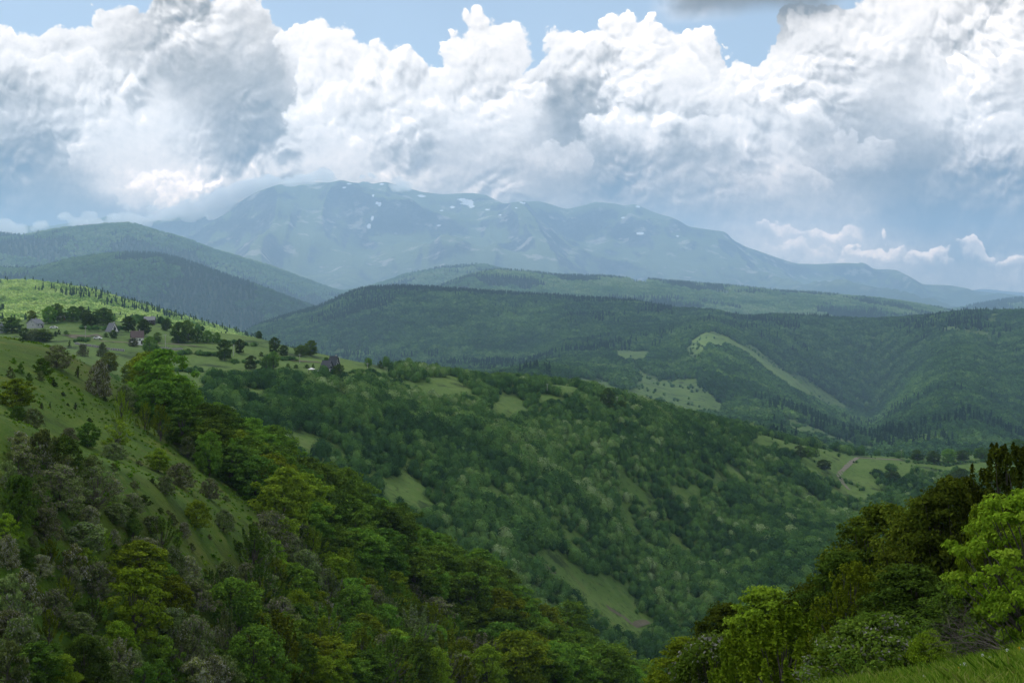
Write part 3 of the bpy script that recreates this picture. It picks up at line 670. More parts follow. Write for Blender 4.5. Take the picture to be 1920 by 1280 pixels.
nA = fill(band_up, ['tree0','tree1','tree2','big','tree0','tree1'], ['mid','mid','dark','dark','mid','mid','olive'], 230, 5.4, 8.4, 1.12, 700, 1340, 250, 1260, .60)
nB = fill(band_lo, ['tree0','shoot0','bush1','shoot1','bush0','tree2'], ['olive','olive','lime','mid','dusty','grey','olive','mid','dark'], 135, 3.1, 5.6, 1.05, 1000, 1340, 430, 1000, .60)
print('near wood', nA, nB)
# label the wood by what stands nearest
LM = [(107,668,'the rounded grey-brown hawthorn'),(186,708,'the cream blossoming hawthorn'),(300,793,'the spiky yellow-green tree'),(412,850,'the soft green pair'),(505,998,'the largest pale hawthorn'),(560,1150,'the narrow bright lime tree'),(680,1227,'the olive pyramid tree'),(734,1177,'the grey-mauve hawthorn'),(252,1135,'the big bright maple'),(582,1064,'the mauve-brown hawthorn'),(1110,1195,'the brown slip'),(740,915,'the open strip'),(1230,1255,'the valley bottom')]
SH = {'tree0':'round','tree1':'round','tree2':'tall oval','big':'broad','shoot0':'shaggy topped','shoot1':'pointed','bush0':'bushy','bush1':'bushy','bush2':'bushy','open':'airy'}
def word_dir(dx, dy):
    a = math.degrees(math.atan2(-dy, dx)) % 360
    return ['right of','above and right of','above','above and left of','left of','below and left of','below','below and right of'][int((a+22.5)//45) % 8]
seen = {}
wood.sort(key=lambda q: q[4].y)
for px, py, kd, mt, p, w, hgt in wood:
    sp = w/p.y*F; cyp = py-hgt*F/p.y*.6; ds = sorted((math.hypot(px-a, cyp-b), a, b, n) for a, b, n in LM)
    size = 'small' if sp < 52 else ('large' if sp > 84 else 'middling'); lab = None
    for k in range(9):
        d, a, b, n = ds[k]; far = 'close ' if d < 50 else ('some way ' if d > 120 else '')
        l = f"{size} {SH[kd]} {CN[mt]} tree {far}{word_dir(px-a, cyp-b)} {n}"
        if len(l.split()) > 16: l = l.replace('close ', '').replace('some way ', '').replace(size+' ', '', 1)
        if len(l.split()) > 16: continue
        if l not in seen: lab = l; break
    if lab is None:
        d, a, b, n = ds[0]; lab = f"{size} {SH[kd]} {CN[mt]} tree {word_dir(px-a, cyp-b)} {n}"
    seen[lab] = 1
    tree(kd, mt, p-Vector((0, 0, .2)), w*1.15, hgt, BT, lab, 'tree', 'trees of the near wood')

# ------------------------------------------------------------------ small trees for the distance: low detail meshes, placed by masks
def blob_tree(seed, n, leaf, shape, H=1.0, W=.9, base=.02):
    r = np.random.default_rng(seed)
    z = r.random(n)**.8; th = r.random(n)*2*math.pi
    if shape == 'fir': rr = (1-z)**.9*.5+.02; k = r.random(n)**.25; nz = .5
    else:
        rr = np.where(z > .35, np.sqrt(np.clip(1-((z-.35)/.65)**2, 0, 1)), .55+z*1.28)*.5; k = r.random(n)**.22; nz = 1
    lump = 1+.17*np.sin(th*3+seed+z*4)+.10*np.sin(th*5+z*11+seed)
    c = np.stack([np.cos(th)*rr*k*W*lump, np.sin(th)*rr*k*W*lump, base*H+z*(1-base)*H], -1)
    nr = np.stack([np.cos(th)*rr*2, np.sin(th)*rr*2, (z-.4)*1.6*nz], -1)
    return leaves_from(c, nr, np.full(n, leaf), seed, 1.2, .38)
def core(v, f, H, W, shape):                     # solid inner crown so that no sky shows through
    vs = []; fs = []; b = len(v)
    prof = [(0, .12), (.2, .36), (.5, .42), (.78, .28), (.93, .06)] if shape != 'fir' else [(0, .05), (.08, .38), (.5, .20), (.92, .02)]
    for z, r_ in prof:
        for k in range(7): vs.append((math.cos(k*.8976)*r_*W, math.sin(k*.8976)*r_*W, z*H))
    for i in range(len(prof)-1):
        for k in range(7): fs.append((b+i*7+k, b+i*7+(k+1) % 7, b+(i+1)*7+(k+1) % 7, b+(i+1)*7+k))
    return np.concatenate([v, np.array(vs)]), np.concatenate([f, np.array(fs)])
def hid(name, v, f, mat):
    me = mesh_np(name, v, f, [mat]); return bpy.data.objects.new(name, me)
FARG = (2.3, 2.85, 2.0)
def far_leaf(name, stops):
    m, t, o = material(name); a = t.nodes.new('ShaderNodeAttribute'); a.attribute_type = 'INSTANCER'; a.attribute_name = 'tint'
    g = t.nodes.new('ShaderNodeNewGeometry'); tv = S(t, a.outputs['Fac']); rl = S(t, g.outputs['Random Per Island'])
    cc = ramp(t, tv + (rl-.5)*0.20, [(p_, (q[0]*FARG[0], q[1]*FARG[1], q[2]*FARG[2])) for p_, q in stops])
    hs = t.nodes.new('ShaderNodeHueSaturation'); t.links.new(cc.o, hs.inputs['Color']); t.links.new(((rl*7.0)._m('FRACT')*0.55 + 0.72).o, hs.inputs['Value'])
    d = t.nodes.new('ShaderNodeBsdfDiffuse'); t.links.new(hs.outputs[0], d.inputs[0])
    tr = t.nodes.new('ShaderNodeBsdfTranslucent'); t.links.new(hs.outputs[0], tr.inputs[0]); mx = t.nodes.new('ShaderNodeMixShader'); mx.inputs[0].default_value = .25
    t.links.new(d.outputs[0], mx.inputs[1]); t.links.new(tr.outputs[0], mx.inputs[2]); t.links.new(mx.outputs[0], o.inputs[0]); return m
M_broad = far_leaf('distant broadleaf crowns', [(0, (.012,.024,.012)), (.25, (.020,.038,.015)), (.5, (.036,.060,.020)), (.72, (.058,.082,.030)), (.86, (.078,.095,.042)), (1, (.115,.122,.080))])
M_firs = far_leaf('distant conifer crowns', [(0, (.006,.014,.009)), (.5, (.011,.022,.013)), (1, (.024,.038,.018))])
M_sun = far_leaf('distant beech crowns', [(0, (.03,.055,.02)), (.4, (.065,.095,.03)), (.7, (.12,.145,.05)), (1, (.17,.18,.08))])
def protos(pre, mat, shape, nn, leaf, count, W):
    out = []
    for i in range(count):
        v, f = blob_tree(100+i*7+nn, nn, leaf, shape, 1, W*(.85+.15*i)); v, f = core(v, f, 1, W*.8, shape); out.append(hid(f'{pre}_{i}', v, f, mat))
    return out
P_mid = protos('mid_tree', M_broad, 'round', 420, .075, 5, .95)
P_far = protos('far_tree', M_broad, 'round', 90, .17, 4, 1.0)
P_sun = protos('beech', M_sun, 'round', 110, .15, 4, 1.0)
P_fir = protos('fir', M_firs, 'fir', 110, .12, 3, .50)
def stuff(name, label, pos, scl, tint, idx, obs, rot=None):
    n = len(pos)
    me = bpy.data.meshes.new(name); me.vertices.add(n); me.vertices.foreach_set('co', np.asarray(pos, np.float32).ravel())
    a = me.attributes.new('scl', 'FLOAT_VECTOR', 'POINT'); a.data.foreach_set('vector', np.asarray(scl, np.float32).ravel())
    a = me.attributes.new('tint', 'FLOAT', 'POINT'); a.data.foreach_set('value', np.asarray(tint, np.float32))
    a = me.attributes.new('idx', 'INT', 'POINT'); a.data.foreach_set('value', np.asarray(idx, np.int32))
    r = np.zeros((n, 3), np.float32); r[:, 2] = rng.random(n)*6.28
    a = me.attributes.new('rot', 'FLOAT_VECTOR', 'POINT'); a.data.foreach_set('vector', r.ravel())
    o = link(name, me, kind='stuff', label=label, category='woodland')
    g = bpy.data.node_groups.new(name, 'GeometryNodeTree')
    g.interface.new_socket('Geometry', in_out='INPUT', socket_type='NodeSocketGeometry'); g.interface.new_socket('Geometry', in_out='OUTPUT', socket_type='NodeSocketGeometry')
    N = g.nodes.new; Lk = g.links.new; gi = N('NodeGroupInput'); go = N('NodeGroupOutput'); ip = N('GeometryNodeInstanceOnPoints'); jn = N('GeometryNodeJoinGeometry')
    for ob in reversed(obs):
        q = N('GeometryNodeObjectInfo'); q.inputs['Object'].default_value = ob; q.inputs['As Instance'].default_value = True; Lk(q.outputs['Geometry'], jn.inputs[0])
    def attr(nm, ty):
        q = N('GeometryNodeInputNamedAttribute'); q.data_type = ty; q.inputs['Name'].default_value = nm; return q.outputs['Attribute']
    Lk(gi.outputs[0], ip.inputs['Points']); Lk(jn.outputs[0], ip.inputs['Instance']); ip.inputs['Pick Instance'].default_value = True
    Lk(attr('idx', 'INT'), ip.inputs['Instance Index']); Lk(attr('scl', 'FLOAT_VECTOR'), ip.inputs['Scale'])
    e2r = N('FunctionNodeEulerToRotation'); Lk(attr('rot', 'FLOAT_VECTOR'), e2r.inputs[0]); Lk(e2r.outputs[0], ip.inputs['Rotation'])
    Lk(ip.outputs[0], go.inputs[0]); md = o.modifiers.new('scatter', 'NODES'); md.node_group = g
    print(name, n); return o
def scatter(a, b, sp, px0=-90, px1=2010, jit=.9, hmax=14, margin=0):
    """jittered points on the ground between hill lines a and b that the photograph could see"""
    r0, r1 = START[a], START[b]
    ymin, ymax = GY[r0].min(), GY[r1].max(); out = []
    ys_ = np.arange(ymin, ymax, sp)
    for y in ys_:
        x0 = (px0-CX)/F*y; x1 = (px1-CX)/F*y; x = np.arange(x0, x1, sp); x = x + (rng.random(len(x))-.5)*sp*jit
        yy_ = y + (rng.random(len(x))-.5)*sp*jit; px = x/yy_*F + CX
        c = np.clip(np.interp(px, PXC, np.arange(NC)).round().astype(int), 0, NC-1)
        out.append(np.stack([px, np.log(yy_), c], -1))
    A = np.concatenate(out); c = A[:, 2].astype(int)
    ok = (A[:, 1] > LD[r0][c]) & (A[:, 1] < LD[r1][c]); A = A[ok]; c = c[ok]
    # fractional row: rows are even in log distance inside each segment
    row = np.zeros(len(A)); k0, k1 = KI[a], KI[b]
    for k in range(k0, k1):
        s = (A[:, 1]-KD[k][c])/(KD[k+1][c]-KD[k][c]); q = (s >= 0) & (s < 1); row[q] = START[KN[k][0]] + s[q]*ROWS[k]
    X, Y, Z, run = grid_at(A[:, 0], row); py = HY - Z/Y*F
    vis = (HY - (Z+hmax)/Y*F) < run + 2
    return A[vis, 0], py[vis], np.stack([X, Y, Z], -1)[vis], row[vis]
def any_poly(px, py, polys):
    q = np.zeros(px.shape, bool)
    for p in polys: q |= inpoly(px, py, p)
    return q
def wob(pos, lam, seed): return vnoise(pos[:, 0]/lam, pos[:, 1]/lam, seed)
# ---- the wooded slope across the gully
open_B = [
 [(-100,560),(100,590),(300,600),(480,620),(700,672),(765,690),(742,700),(700,712),(660,722),(615,712),(585,722),(520,716),(450,712),(395,712),(370,790),(300,790),(160,760),(-100,700)],
 [(600,712),(640,722),(690,770),(660,770),(620,735)],
 [(770,712),(832,702),(885,708),(882,732),(840,740),(800,734)],
 [(925,742),(962,735),(985,765),(1000,792),(950,800),(925,790),(880,830),(866,826),(915,790)],[(985,748),(1060,742),(1045,764),(1000,770)],
 [(1000,712),(1085,718),(1120,740),(1060,735)],
 [(700,896),(745,888),(790,905),(805,930),(845,945),(825,958),(800,968),(760,950),(725,935)],
 [(880,918),(945,925),(980,950),(930,945)],
 [(985,1028),(1045,1038),(1110,1075),(1180,1112),(1215,1150),(1225,1180),(1205,1210),(1160,1205),(1120,1168),(1065,1120),(1010,1070)],
 [(1045,990),(1090,1010),(1110,1045),(1070,1035)],
 [(1270,912),(1340,922),(1320,945),(1285,955)],
 [(1395,808),(1440,812),(1510,832),(1600,848),(1700,856),(1805,846),(1930,836),(1940,868),(1900,880),(1810,870),(1745,900),(1650,880),(1660,925),(1640,940),(1580,935),(1540,900),(1470,850),(1420,845)],
 [(1640,850),(1930,840),(1930,900),(1860,905),(1760,880)],
 [(1450,905),(1530,930),(1560,960),(1500,935)]]
px, py, pos, row = scatter('gully', 'hollow', 3.5, hmax=9)
op = any_poly(px + wob(pos, 14, 1)*34 + wob(pos, 4, 9)*16, py + wob(pos, 10, 2)*22 + wob(pos, 4, 10)*10, open_B)
n1 = wob(pos, 34, 3); n2 = wob(pos, 13, 4)
keep = (~op & (n1*.7+n2*.55 > -.29)) | (op & (n2 + n1*.6 + wob(pos, 5, 19)*.5 > .34) & (rng.random(len(px)) < .5) & (py > 700))
left_plateau = (px < 700) & op; keep &= ~(left_plateau & (rng.random(len(px)) < .8))
px, py, pos, op = px[keep], py[keep], pos[keep], op[keep]; n = len(px)
hgt = 3.0 + 2.4*rng.random(n)**1.5 + 4.6*np.clip(wob(pos, 45, 8)*2.2+.1, 0, 1)*rng.random(n)**.7; hgt *= np.where(op, .45, 1.0)
tint = .43 + .55*wob(pos, 38, 5) + .50*wob(pos, 9, 6) + .17*rng.normal(0, 1, n); tint[rng.random(n) < .008] = .95
tint = np.clip(tint, 0.02, 1); wdt = hgt*(.85+.45*rng.random(n))
posB = pos - [0, 0, .3]
stuff('mid_wood', 'mixed green woodland covering the slope across the gully', posB, np.stack([wdt, wdt, hgt], -1), tint, rng.integers(0, 5, n), P_mid)
# ---- valley woods and the dark crest
open_E = [
 [(1140,662),(1150,656),(1228,656),(1226,668),(1205,682),(1180,684),(1160,676)],
 [(1185,688),(1215,698),(1240,716),(1262,712),(1300,712),(1325,732),(1345,752),(1362,774),(1350,790),(1270,785),(1180,748),(1150,736),(1185,728),(1196,712)],
 [(1283,656),(1312,626),(1340,621),(1372,640),(1412,652),(1444,676),(1500,708),(1560,748),(1602,774),(1572,772),(1520,752),(1470,728),(1430,690),(1400,668),(1360,656),(1330,658),(1302,682),(1284,676)],
 [(1740,612),(1795,614),(1850,625),(1876,641),(1850,640),(1800,627),(1755,620)],
 [(1850,588),(1872,587),(1874,610),(1858,606)],
 [(1000,712),(1130,712),(1180,740),(1290,790),(1240,790),(1100,745)],
 [(1440,790),(1480,785),(1560,820),(1640,840),(1640,858),(1560,840),(1480,815)]]
px, py, pos, row = scatter('hollow', 'vale', 13.0, px0=430, hmax=22)
op = any_poly(px + wob(pos, 70, 11)*16, py + wob(pos, 60, 12)*8, open_E)
n1 = wob(pos, 50, 13); keep = (~op & ((n1 > -.42) | (py > 850))) | (op & (wob(pos, 28, 14)+wob(pos, 120, 15) > .28) & (rng.random(len(px)) < .5))
keep &= ~((px < 700) & (row < START['mid']))
px, py, pos, op, row = px[keep], py[keep], pos[keep], op[keep], row[keep]; n = len(px)
con = (wob(pos, 280, 21) + .35*wob(pos, 50, 22) + sstep(START['mid']+14, START['crest']-2, row)*.42*(px < 1260) - .22 > rng.random(n)*.35) & ~op
hgt = np.where(con, 19+9*rng.random(n), 11+8*rng.random(n))*np.where(op, .38, 1)
wdt = np.where(con, hgt*.62, hgt*(.95+.4*rng.random(n)))
tint = np.clip(.30 + .44*wob(pos, 220, 23) + .50*wob(pos, 34, 24) + .08*rng.normal(0, 1, n), .02, .9)
idx = np.where(con, 4+rng.integers(0, 3, n), rng.integers(0, 4, n))
stuff('valley_wood', 'dark mixed forest over the middle hills', pos-[0, 0, .5], np.stack([wdt, wdt, hgt], -1), tint, idx, P_far+P_fir)
# ---- sunlit beech wood on the left hill
px, py, pos, row = scatter('hollow', 'sunny', 8.0, px1=640, hmax=15)
r_s = START['sunny']
n = len(px); con = (wob(pos, 70, 31)+.7*wob(pos, 16, 32) > .46) | ((row > r_s-4.5) & (px > 150) & (rng.random(n) < .24))
keep = rng.random(n) < np.where(px > 300, .6, .8); px, py, pos, con = px[keep], py[keep], pos[keep], con[keep]; n = len(px)
hgt = np.where(con, 9+9*rng.random(n), 8+5*rng.random(n)); wdt = np.where(con, hgt*.6, hgt*1.1)
tint = np.clip(.85 + .8*wob(pos, 60, 33) + .6*wob(pos, 17, 34), 0, 1)
stuff('beech_wood', 'pale sunlit beech wood dotted with dark conifers on the left hill', pos-[0, 0, .4], np.stack([wdt, wdt, hgt], -1), tint, np.where(con, 4+rng.integers(0, 3, n), rng.integers(0, 4, n)), P_sun+P_fir)
# ---- blue wooded hills
px, py, pos, row = scatter('vale', 'vale2', 26, hmax=28)
n = len(px); op = inpoly(px, py, [(1165,520),(1215,522),(1214,534),(1190,532)]) | (wob(pos, 460, 41) > .38) & (rng.random(n) < .7)
px, py, pos = px[~op], py[~op], pos[~op]; n = len(px)
con = wob(pos, 400, 42)+.5*wob(pos, 90, 43) + .1*(px < 600) > .12
hgt = np.where(con, 27+11*rng.random(n), 19+10*rng.random(n)); wdt = np.where(con, hgt*.8, hgt*1.25)
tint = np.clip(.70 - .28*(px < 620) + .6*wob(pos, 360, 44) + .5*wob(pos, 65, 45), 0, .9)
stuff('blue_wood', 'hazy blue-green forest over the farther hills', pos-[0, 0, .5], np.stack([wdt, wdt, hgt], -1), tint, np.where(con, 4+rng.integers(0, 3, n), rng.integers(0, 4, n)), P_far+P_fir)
px, py, pos, row = scatter('vale2', 'vale3', 42, hmax=30)
n = len(px); con = wob(pos, 580, 52)+.5*wob(pos, 130, 53) > .05
hgt = np.where(con, 34+11*rng.random(n), 24+9*rng.random(n)); wdt = np.where(con, hgt*1.0, hgt*1.5)
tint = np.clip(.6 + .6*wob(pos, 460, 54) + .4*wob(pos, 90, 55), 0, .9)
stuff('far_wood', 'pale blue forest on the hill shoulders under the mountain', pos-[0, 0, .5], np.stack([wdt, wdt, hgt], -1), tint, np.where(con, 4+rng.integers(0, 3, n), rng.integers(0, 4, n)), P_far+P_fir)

# ------------------------------------------------------------------ unseen cloud layer added overhead to shade the near country, holes cut for sun
def shading_deck(H=2700.0, cell=140.0, thick=40.0):
    m, t, o = material('unseen shading cloud'); d = t.nodes.new('ShaderNodeBsdfDiffuse'); d.inputs[0].default_value = (.86,.88,.92,1)
    tl = t.nodes.new('ShaderNodeBsdfTranslucent'); tl.inputs[0].default_value = (.86,.88,.92,1); tp = t.nodes.new('ShaderNodeBsdfTransparent')
    a = t.nodes.new('ShaderNodeMixShader'); a.inputs[0].default_value = .55; b = t.nodes.new('ShaderNodeMixShader'); b.inputs[0].default_value = DECK_T
    t.links.new(d.outputs[0], a.inputs[1]); t.links.new(tl.outputs[0], a.inputs[2]); t.links.new(a.outputs[0], b.inputs[1]); t.links.new(tp.outputs[0], b.inputs[2]); t.links.new(b.outputs[0], o.inputs[0])
    xs_ = np.arange(-9500, 6500, cell); ys_ = np.arange(-2600, 11500, cell)
    X, Y = np.meshgrid(xs_, ys_, indexing='ij')
    k = H/SUN.z; Gx = X - SUN.x*k; Gy = Y - SUN.y*k                     # where this cell's shadow lands at camera height
    w = vnoise(Gx/900, Gy/900, 71)*700; fs = far_scale
    def reg(px0, px1, y0, y1, f=90.):                                   # ground sector between two columns and two distances
        u0, u1 = (px0-CX)/F, (px1-CX)/F; u = Gx/np.maximum(Gy, 1)
        return (u > u0) & (u < u1) & (Gy+w*.15 > fs(np.float64(y0))) & (Gy+w*.15 < fs(np.float64(y1)))
    on = (Gy < 7100 + w) | ((Gx < -1170 + w*.6) & (Gy < 9500 + w))
    on &= ~reg(-500, 350, 1130, 1950); on &= ~reg(350, 600, 1150, 1800)
    on &= ~reg(1830, 2100, 2450, 2900)
    on &= ~reg(1170, 1360, 1800, 2260) & ~reg(1290, 1620, 1980, 2300)
    on &= ~((vnoise(Gx/700, Gy/700, 77) > .34) & (Gy > 4300) & (Gy < 6900))
    on &= (Y < 11200)
    nx, ny = X.shape; idx = -np.ones((2, nx, ny), int); V = []; Fc = []
    bot = H + vnoise(X/500, Y/500, 3)*90 + vnoise(X/170, Y/170, 4)*50; top = bot + thick + np.abs(vnoise(X/350, Y/350, 6))*90 + np.abs(vnoise(X/350, Y/350, 3))*90
    def vid(l, i, j):
        if idx[l, i, j] < 0: idx[l, i, j] = len(V); V.append((X[i, j], Y[i, j], (bot, top)[l][i, j]))
        return idx[l, i, j]
    for i in range(nx-1):
        for j in range(ny-1):
            if not on[i, j]: continue
            Fc.append((vid(0,i,j), vid(0,i,j+1), vid(0,i+1,j+1), vid(0,i+1,j))); Fc.append((vid(1,i,j), vid(1,i+1,j), vid(1,i+1,j+1), vid(1,i,j+1)))
            for (ii, jj), (a0, a1) in (((i-1, j), ((i,j), (i,j+1))), ((i+1, j), ((i+1,j+1), (i+1,j))), ((i, j-1), ((i+1,j), (i,j))), ((i, j+1), ((i,j+1), (i+1,j+1)))):
                if not (0 <= ii < nx-1 and 0 <= jj < ny-1 and on[ii, jj]):
                    Fc.append((vid(0,*a0), vid(1,*a0), vid(1,*a1), vid(0,*a1)))
    me = mesh_np('cloud', V, Fc, [m], smooth=True); link('cloud', me, kind='stuff', label='unseen grey cloud layer added overhead to shade the near hills', category='cloud')
shading_deck()

# ------------------------------------------------------------------ trees and bushes right in front on the right
def ground_z(px, Y):
    c = int(np.clip(np.searchsorted(PXC, px), 0, NC-1)); return float(np.interp(Y, GY[:, c], GZ[:, c]))
proto('horn0', seed=91, H=9, W=6.6, base=.0, shape='dome', tips=480, per=85, leaf=.105, spray=.44, limb_n=50, flat=.5, up=.30)
proto('horn1', seed=92, H=9, W=6.4, base=.0, shape='dome', tips=520, per=85, leaf=.11, spray=.50, limb_n=50, flat=.7, vert=.42)
proto('robin', seed=95, H=8, W=7, base=.22, shape='round', tips=210, per=120, leaf=.12, spray=.46, limb_n=36, flat=.5, vert=.45)
proto('haw', seed=97, H=3.2, W=4.2, base=.0, shape='dome', tips=150, per=130, leaf=.075, spray=.34, limb_n=20)
proto('fresh', seed=99, H=4, W=3.6, base=.0, shape='dome', tips=120, per=120, leaf=.10, spray=.26, limb_n=16, up=.7)
FRONT = [
 ('horn0','rust',1968,37,845,300,BT,'tallest bronze tipped hornbeam cut by the right edge'),
 ('horn0','rust',1885,40,865,240,BT,'tall bronze tipped hornbeam with a ragged top near the right edge'),
 ('horn1','rust',1800,41,915,260,BT,'dark hornbeam behind the bright leaved tree'),
 ('horn1','rust',1735,42,950,230,BT,'pointed dark hornbeam between the rounded one and the tallest'),
 ('horn1','rust',1655,45,965,260,BT,'rounded bronze green hornbeam standing out at the left of the dark group'),
 ('horn1','dark',1590,44,1050,220,BT,'lower dark hornbeam at the left foot of the rounded one'),
 ('horn1','dark',1710,36,1075,260,BT,'dark layered tree low in the middle of the hornbeam group'),
 ('horn1','dark',1830,32,1090,230,BT,'blackish shaded tree under the bright leaved tree'),
 ('horn1','dark',1945,31,1120,200,BT,'shaded dark tree low at the right edge behind the grass'),
 ('horn1','rust',1530,50,1110,230,BT,'olive shrubby tree left of the hornbeams'),
 ('horn1','olive',1440,54,1115,220,BT,'bronze olive small tree with a pointed top'),
 ('horn1','rust',1365,56,1145,200,BT,'olive brown tree at the left end of the front thicket'),
 ('horn1','olive',1290,60,1205,170,BT,'outermost small olive tree of the front thicket'),
 ('robin','lime',1955,29,935,290,BT,'bright yellow-green tree with spreading sprays at the right edge'),
 ('robin','lime',1862,31,950,110,BT,'small bright tree top reaching left from the bright right edge tree'),
 ('haw','hawg',1345,29,1205,230,HW,'pale flecked hawthorn in the bottom front thicket'),
 ('fresh','lime',1470,26,1178,230,GB,'fresh bright green bush beside the pale flecked hawthorn'),
 ('fresh','lime',1400,27,1220,150,GB,'lower bright green bush between hawthorn and fresh bush'),
 ('haw','hawg',1650,23,1165,270,HW,'broad rounded hawthorn with few white blossoms in front of the hornbeams'),
 ('haw','lime',1745,22,1192,110,GB,'yellow-green bush joined to the broad rounded hawthorn'),
 ('horn1','dark',1480,40,1170,260,BT,'dusky tree behind the fresh bright green bush'),
 ('horn0','olive',1600,38,1075,190,BT,'shaggy olive tree before the rounded hornbeam'),
 ('horn1','dark',1580,28,1235,220,GB,'shaded dark thicket under the fresh green bushes')]
for kd, ml, px, Y, top, w, nm, lab in FRONT:
    z = ground_z(px, Y)-.3; h_ = (HY-top)/F*Y - z
    tree(kd, ml, ((px-CX)/F*Y, Y, z), w/F*Y*1.12, h_*1.06, nm, lab, 'bush' if nm != BT else 'tree')
# dead twigs beside the grass
def dead_shrub(px, Y, lab, seed, s):
    r = random.Random(seed); mb = MB(); z0 = ground_z(px, Y)
    def br(p, d, ln, rad, k):
        q = p + d*ln*.5 + Vector((r.gauss(0,.06), r.gauss(0,.06), r.gauss(0,.05)))*ln; e = q + (d+Vector((r.gauss(0,.25), r.gauss(0,.25), r.gauss(0,.2)))).normalized()*ln*.5
        mb.tube([p, q, e], [rad, rad*.75, rad*.45], 5)
        if k:
            for _ in range(3): br(q if r.random() < .4 else e, (d+Vector((r.gauss(0,.55), r.gauss(0,.55), r.gauss(.1,.4)))).normalized(), ln*r.uniform(.5,.8), rad*.5, k-1)
    for i in range(4): br(Vector((0, 0, -.05)), Vector((-1.2+r.gauss(0,.4), r.gauss(0,.4), .18+r.random()*.3)).normalized(), s*r.uniform(.7, 1.1), .013, 4)
    t_ = bpy.data.objects.new('dead_shrub', None); col.objects.link(t_); t_.location = ((px-CX)/F*Y, Y, z0); t_['label'] = lab; t_['category'] = 'shrub'
    mb.build('branch', [M_bark], t_)
dead_shrub(1918, 17.2, 'bare leafless grey shrub leaning left over the meadow grass', 3, .62)
dead_shrub(1895, 19.5, 'bare twigs standing in front of the black shade behind the grass', 8, .5)

# ---- grass and flowers of the front meadow
m, t, o = material('grass blades'); g = t.nodes.new('ShaderNodeNewGeometry'); rl = S(t, g.outputs['Random Per Island']); P = S(t, g.outputs['Position'])
n = noise(t, P, 0.8, 3, .5)
cc = ramp(t, rl*.6 + n*.5, [(.2, (.07,.16,.012)), (.5, (.14,.25,.02)), (.75, (.24,.32,.04)), (.95, (.38,.36,.14))])
d = t.nodes.new('ShaderNodeBsdfDiffuse'); tr = t.nodes.new('ShaderNodeBsdfTranslucent'); mx = t.nodes.new('ShaderNodeMixShader'); mx.inputs[0].default_value = .35
t.links.new(cc.o, d.inputs[0]); t.links.new(cc.o, tr.inputs[0]); t.links.new(d.outputs[0], mx.inputs[1]); t.links.new(tr.outputs[0], mx.inputs[2]); t.links.new(mx.outputs[0], o.inputs[0])
nb = 60000; r = np.random.default_rng(3)
Y = 10 + 9.5*r.random(nb)**.8; px = r.uniform(1480, 2060, nb); X = (px-CX)/F*Y
cI = np.interp(px, PXC, np.arange(NC)); zz = np.array([np.interp(y, GY[:60, int(c)], GZ[:60, int(c)]) for y, c in zip(Y, cI)])
hh = (.05+.14*r.random(nb)**1.5)*(.7+.9*np.clip(vnoise(X/1.1, Y/1.1, 3)+.4, 0, 1)); a = r.random(nb)*6.28; w = .006+.006*r.random(nb); ln = r.normal(0, .45, (nb, 2))*hh[:, None]
b0_ = np.stack([X, Y, zz-.02], -1); sd = np.stack([np.cos(a)*w, np.sin(a)*w, np.zeros(nb)], -1)
md_ = b0_+np.stack([ln[:, 0]*.35, ln[:, 1]*.35, hh*.6], -1); tp = b0_+np.stack([ln[:, 0], ln[:, 1], hh], -1)
v_ = np.stack([b0_-sd, b0_+sd, md_+sd*.7, tp, md_-sd*.7], 1).reshape(-1, 3); f_ = (np.arange(nb)*5)[:, None]+np.array([[0, 1, 2, 3, 4]])
link('grass', mesh_np('grass', v_, f_, [m]), kind='stuff', label='tall meadow grass in the lower right corner', category='grass')
# scrubby tufts on the near slope
def flat_mat(name, c, rough=.8, n_=None):
    m, t, o = material(name); P, g = geopos(t); nn = noise(t, P, n_ or 3, 4, .6)
    diffuse(t, o, ramp(t, nn, [(.25, tuple(x*.75 for x in c)), (.75, tuple(min(1, x*1.2) for x in c))]), rough); return m
M_yel = flat_mat('yellow petals', (.75,.42,.01)); M_whp = flat_mat('white petals', (.75,.76,.72)); M_stem = flat_mat('flower stems', (.05,.09,.015))
def flower_mesh(mt, rad, cup):
    mb = MB()
    for k in range(9):
        a = k*.698; c, s = math.cos(a), math.sin(a); p = Vector((c, s, 0)); q = Vector((-s, c, 0))*.32
        mb.poly([tuple(p*rad*.1), tuple((p*.6+q)*rad+Vector((0,0,cup))), tuple(p*rad+Vector((0,0,cup*1.3))), tuple((p*.6-q)*rad+Vector((0,0,cup)))], [(0,1,2,3)])
    return mb.mesh('petal_ring', [mt])
fl_y = flower_mesh(M_yel, .030, .008); fl_w = flower_mesh(M_whp, .022, .006); st_m = MB().tube([(0,0,0),(.01,0,.16),(0,.01,.32)], .004, 5).mesh('stem', [M_stem])
FL = [('y',1799,1268,'orange-yellow flower head, upper of the pair at the bottom of the grass'),('y',1803,1277,'orange-yellow flower head, lower of the pair at the bottom of the grass'),('y',1901,1264,'yellow flower below the bare leaning shrub'),('y',1893,1268,'dull orange flower beside the yellow one below the bare shrub'),('y',1911,1231,'small yellow flower high at the right edge of the grass'),('y',1891,1276,'pale yellow flower lowest at the right'),
 ('w',1824,1262,'large white flower in the middle of the grass'),('w',1833,1267,'small white flower right of the large one'),('w',1842,1228,'white flower against the black shade'),('w',1814,1262,'tiny white flower left of the large white one'),('w',1801,1254,'white flower at the left upper edge of the grass'),('w',1808,1250,'white flower tuft at the grass skyline'),('w',1917,1235,'white flower at the right frame edge'),('w',1856,1248,'single small white flower on the open grass'),('w',1731,1268,'white flower at the left tip of the grass'),('w',1741,1272,'second white flower at the left tip of the grass'),('w',1888,1226,'white flower next to the bare shrub')]
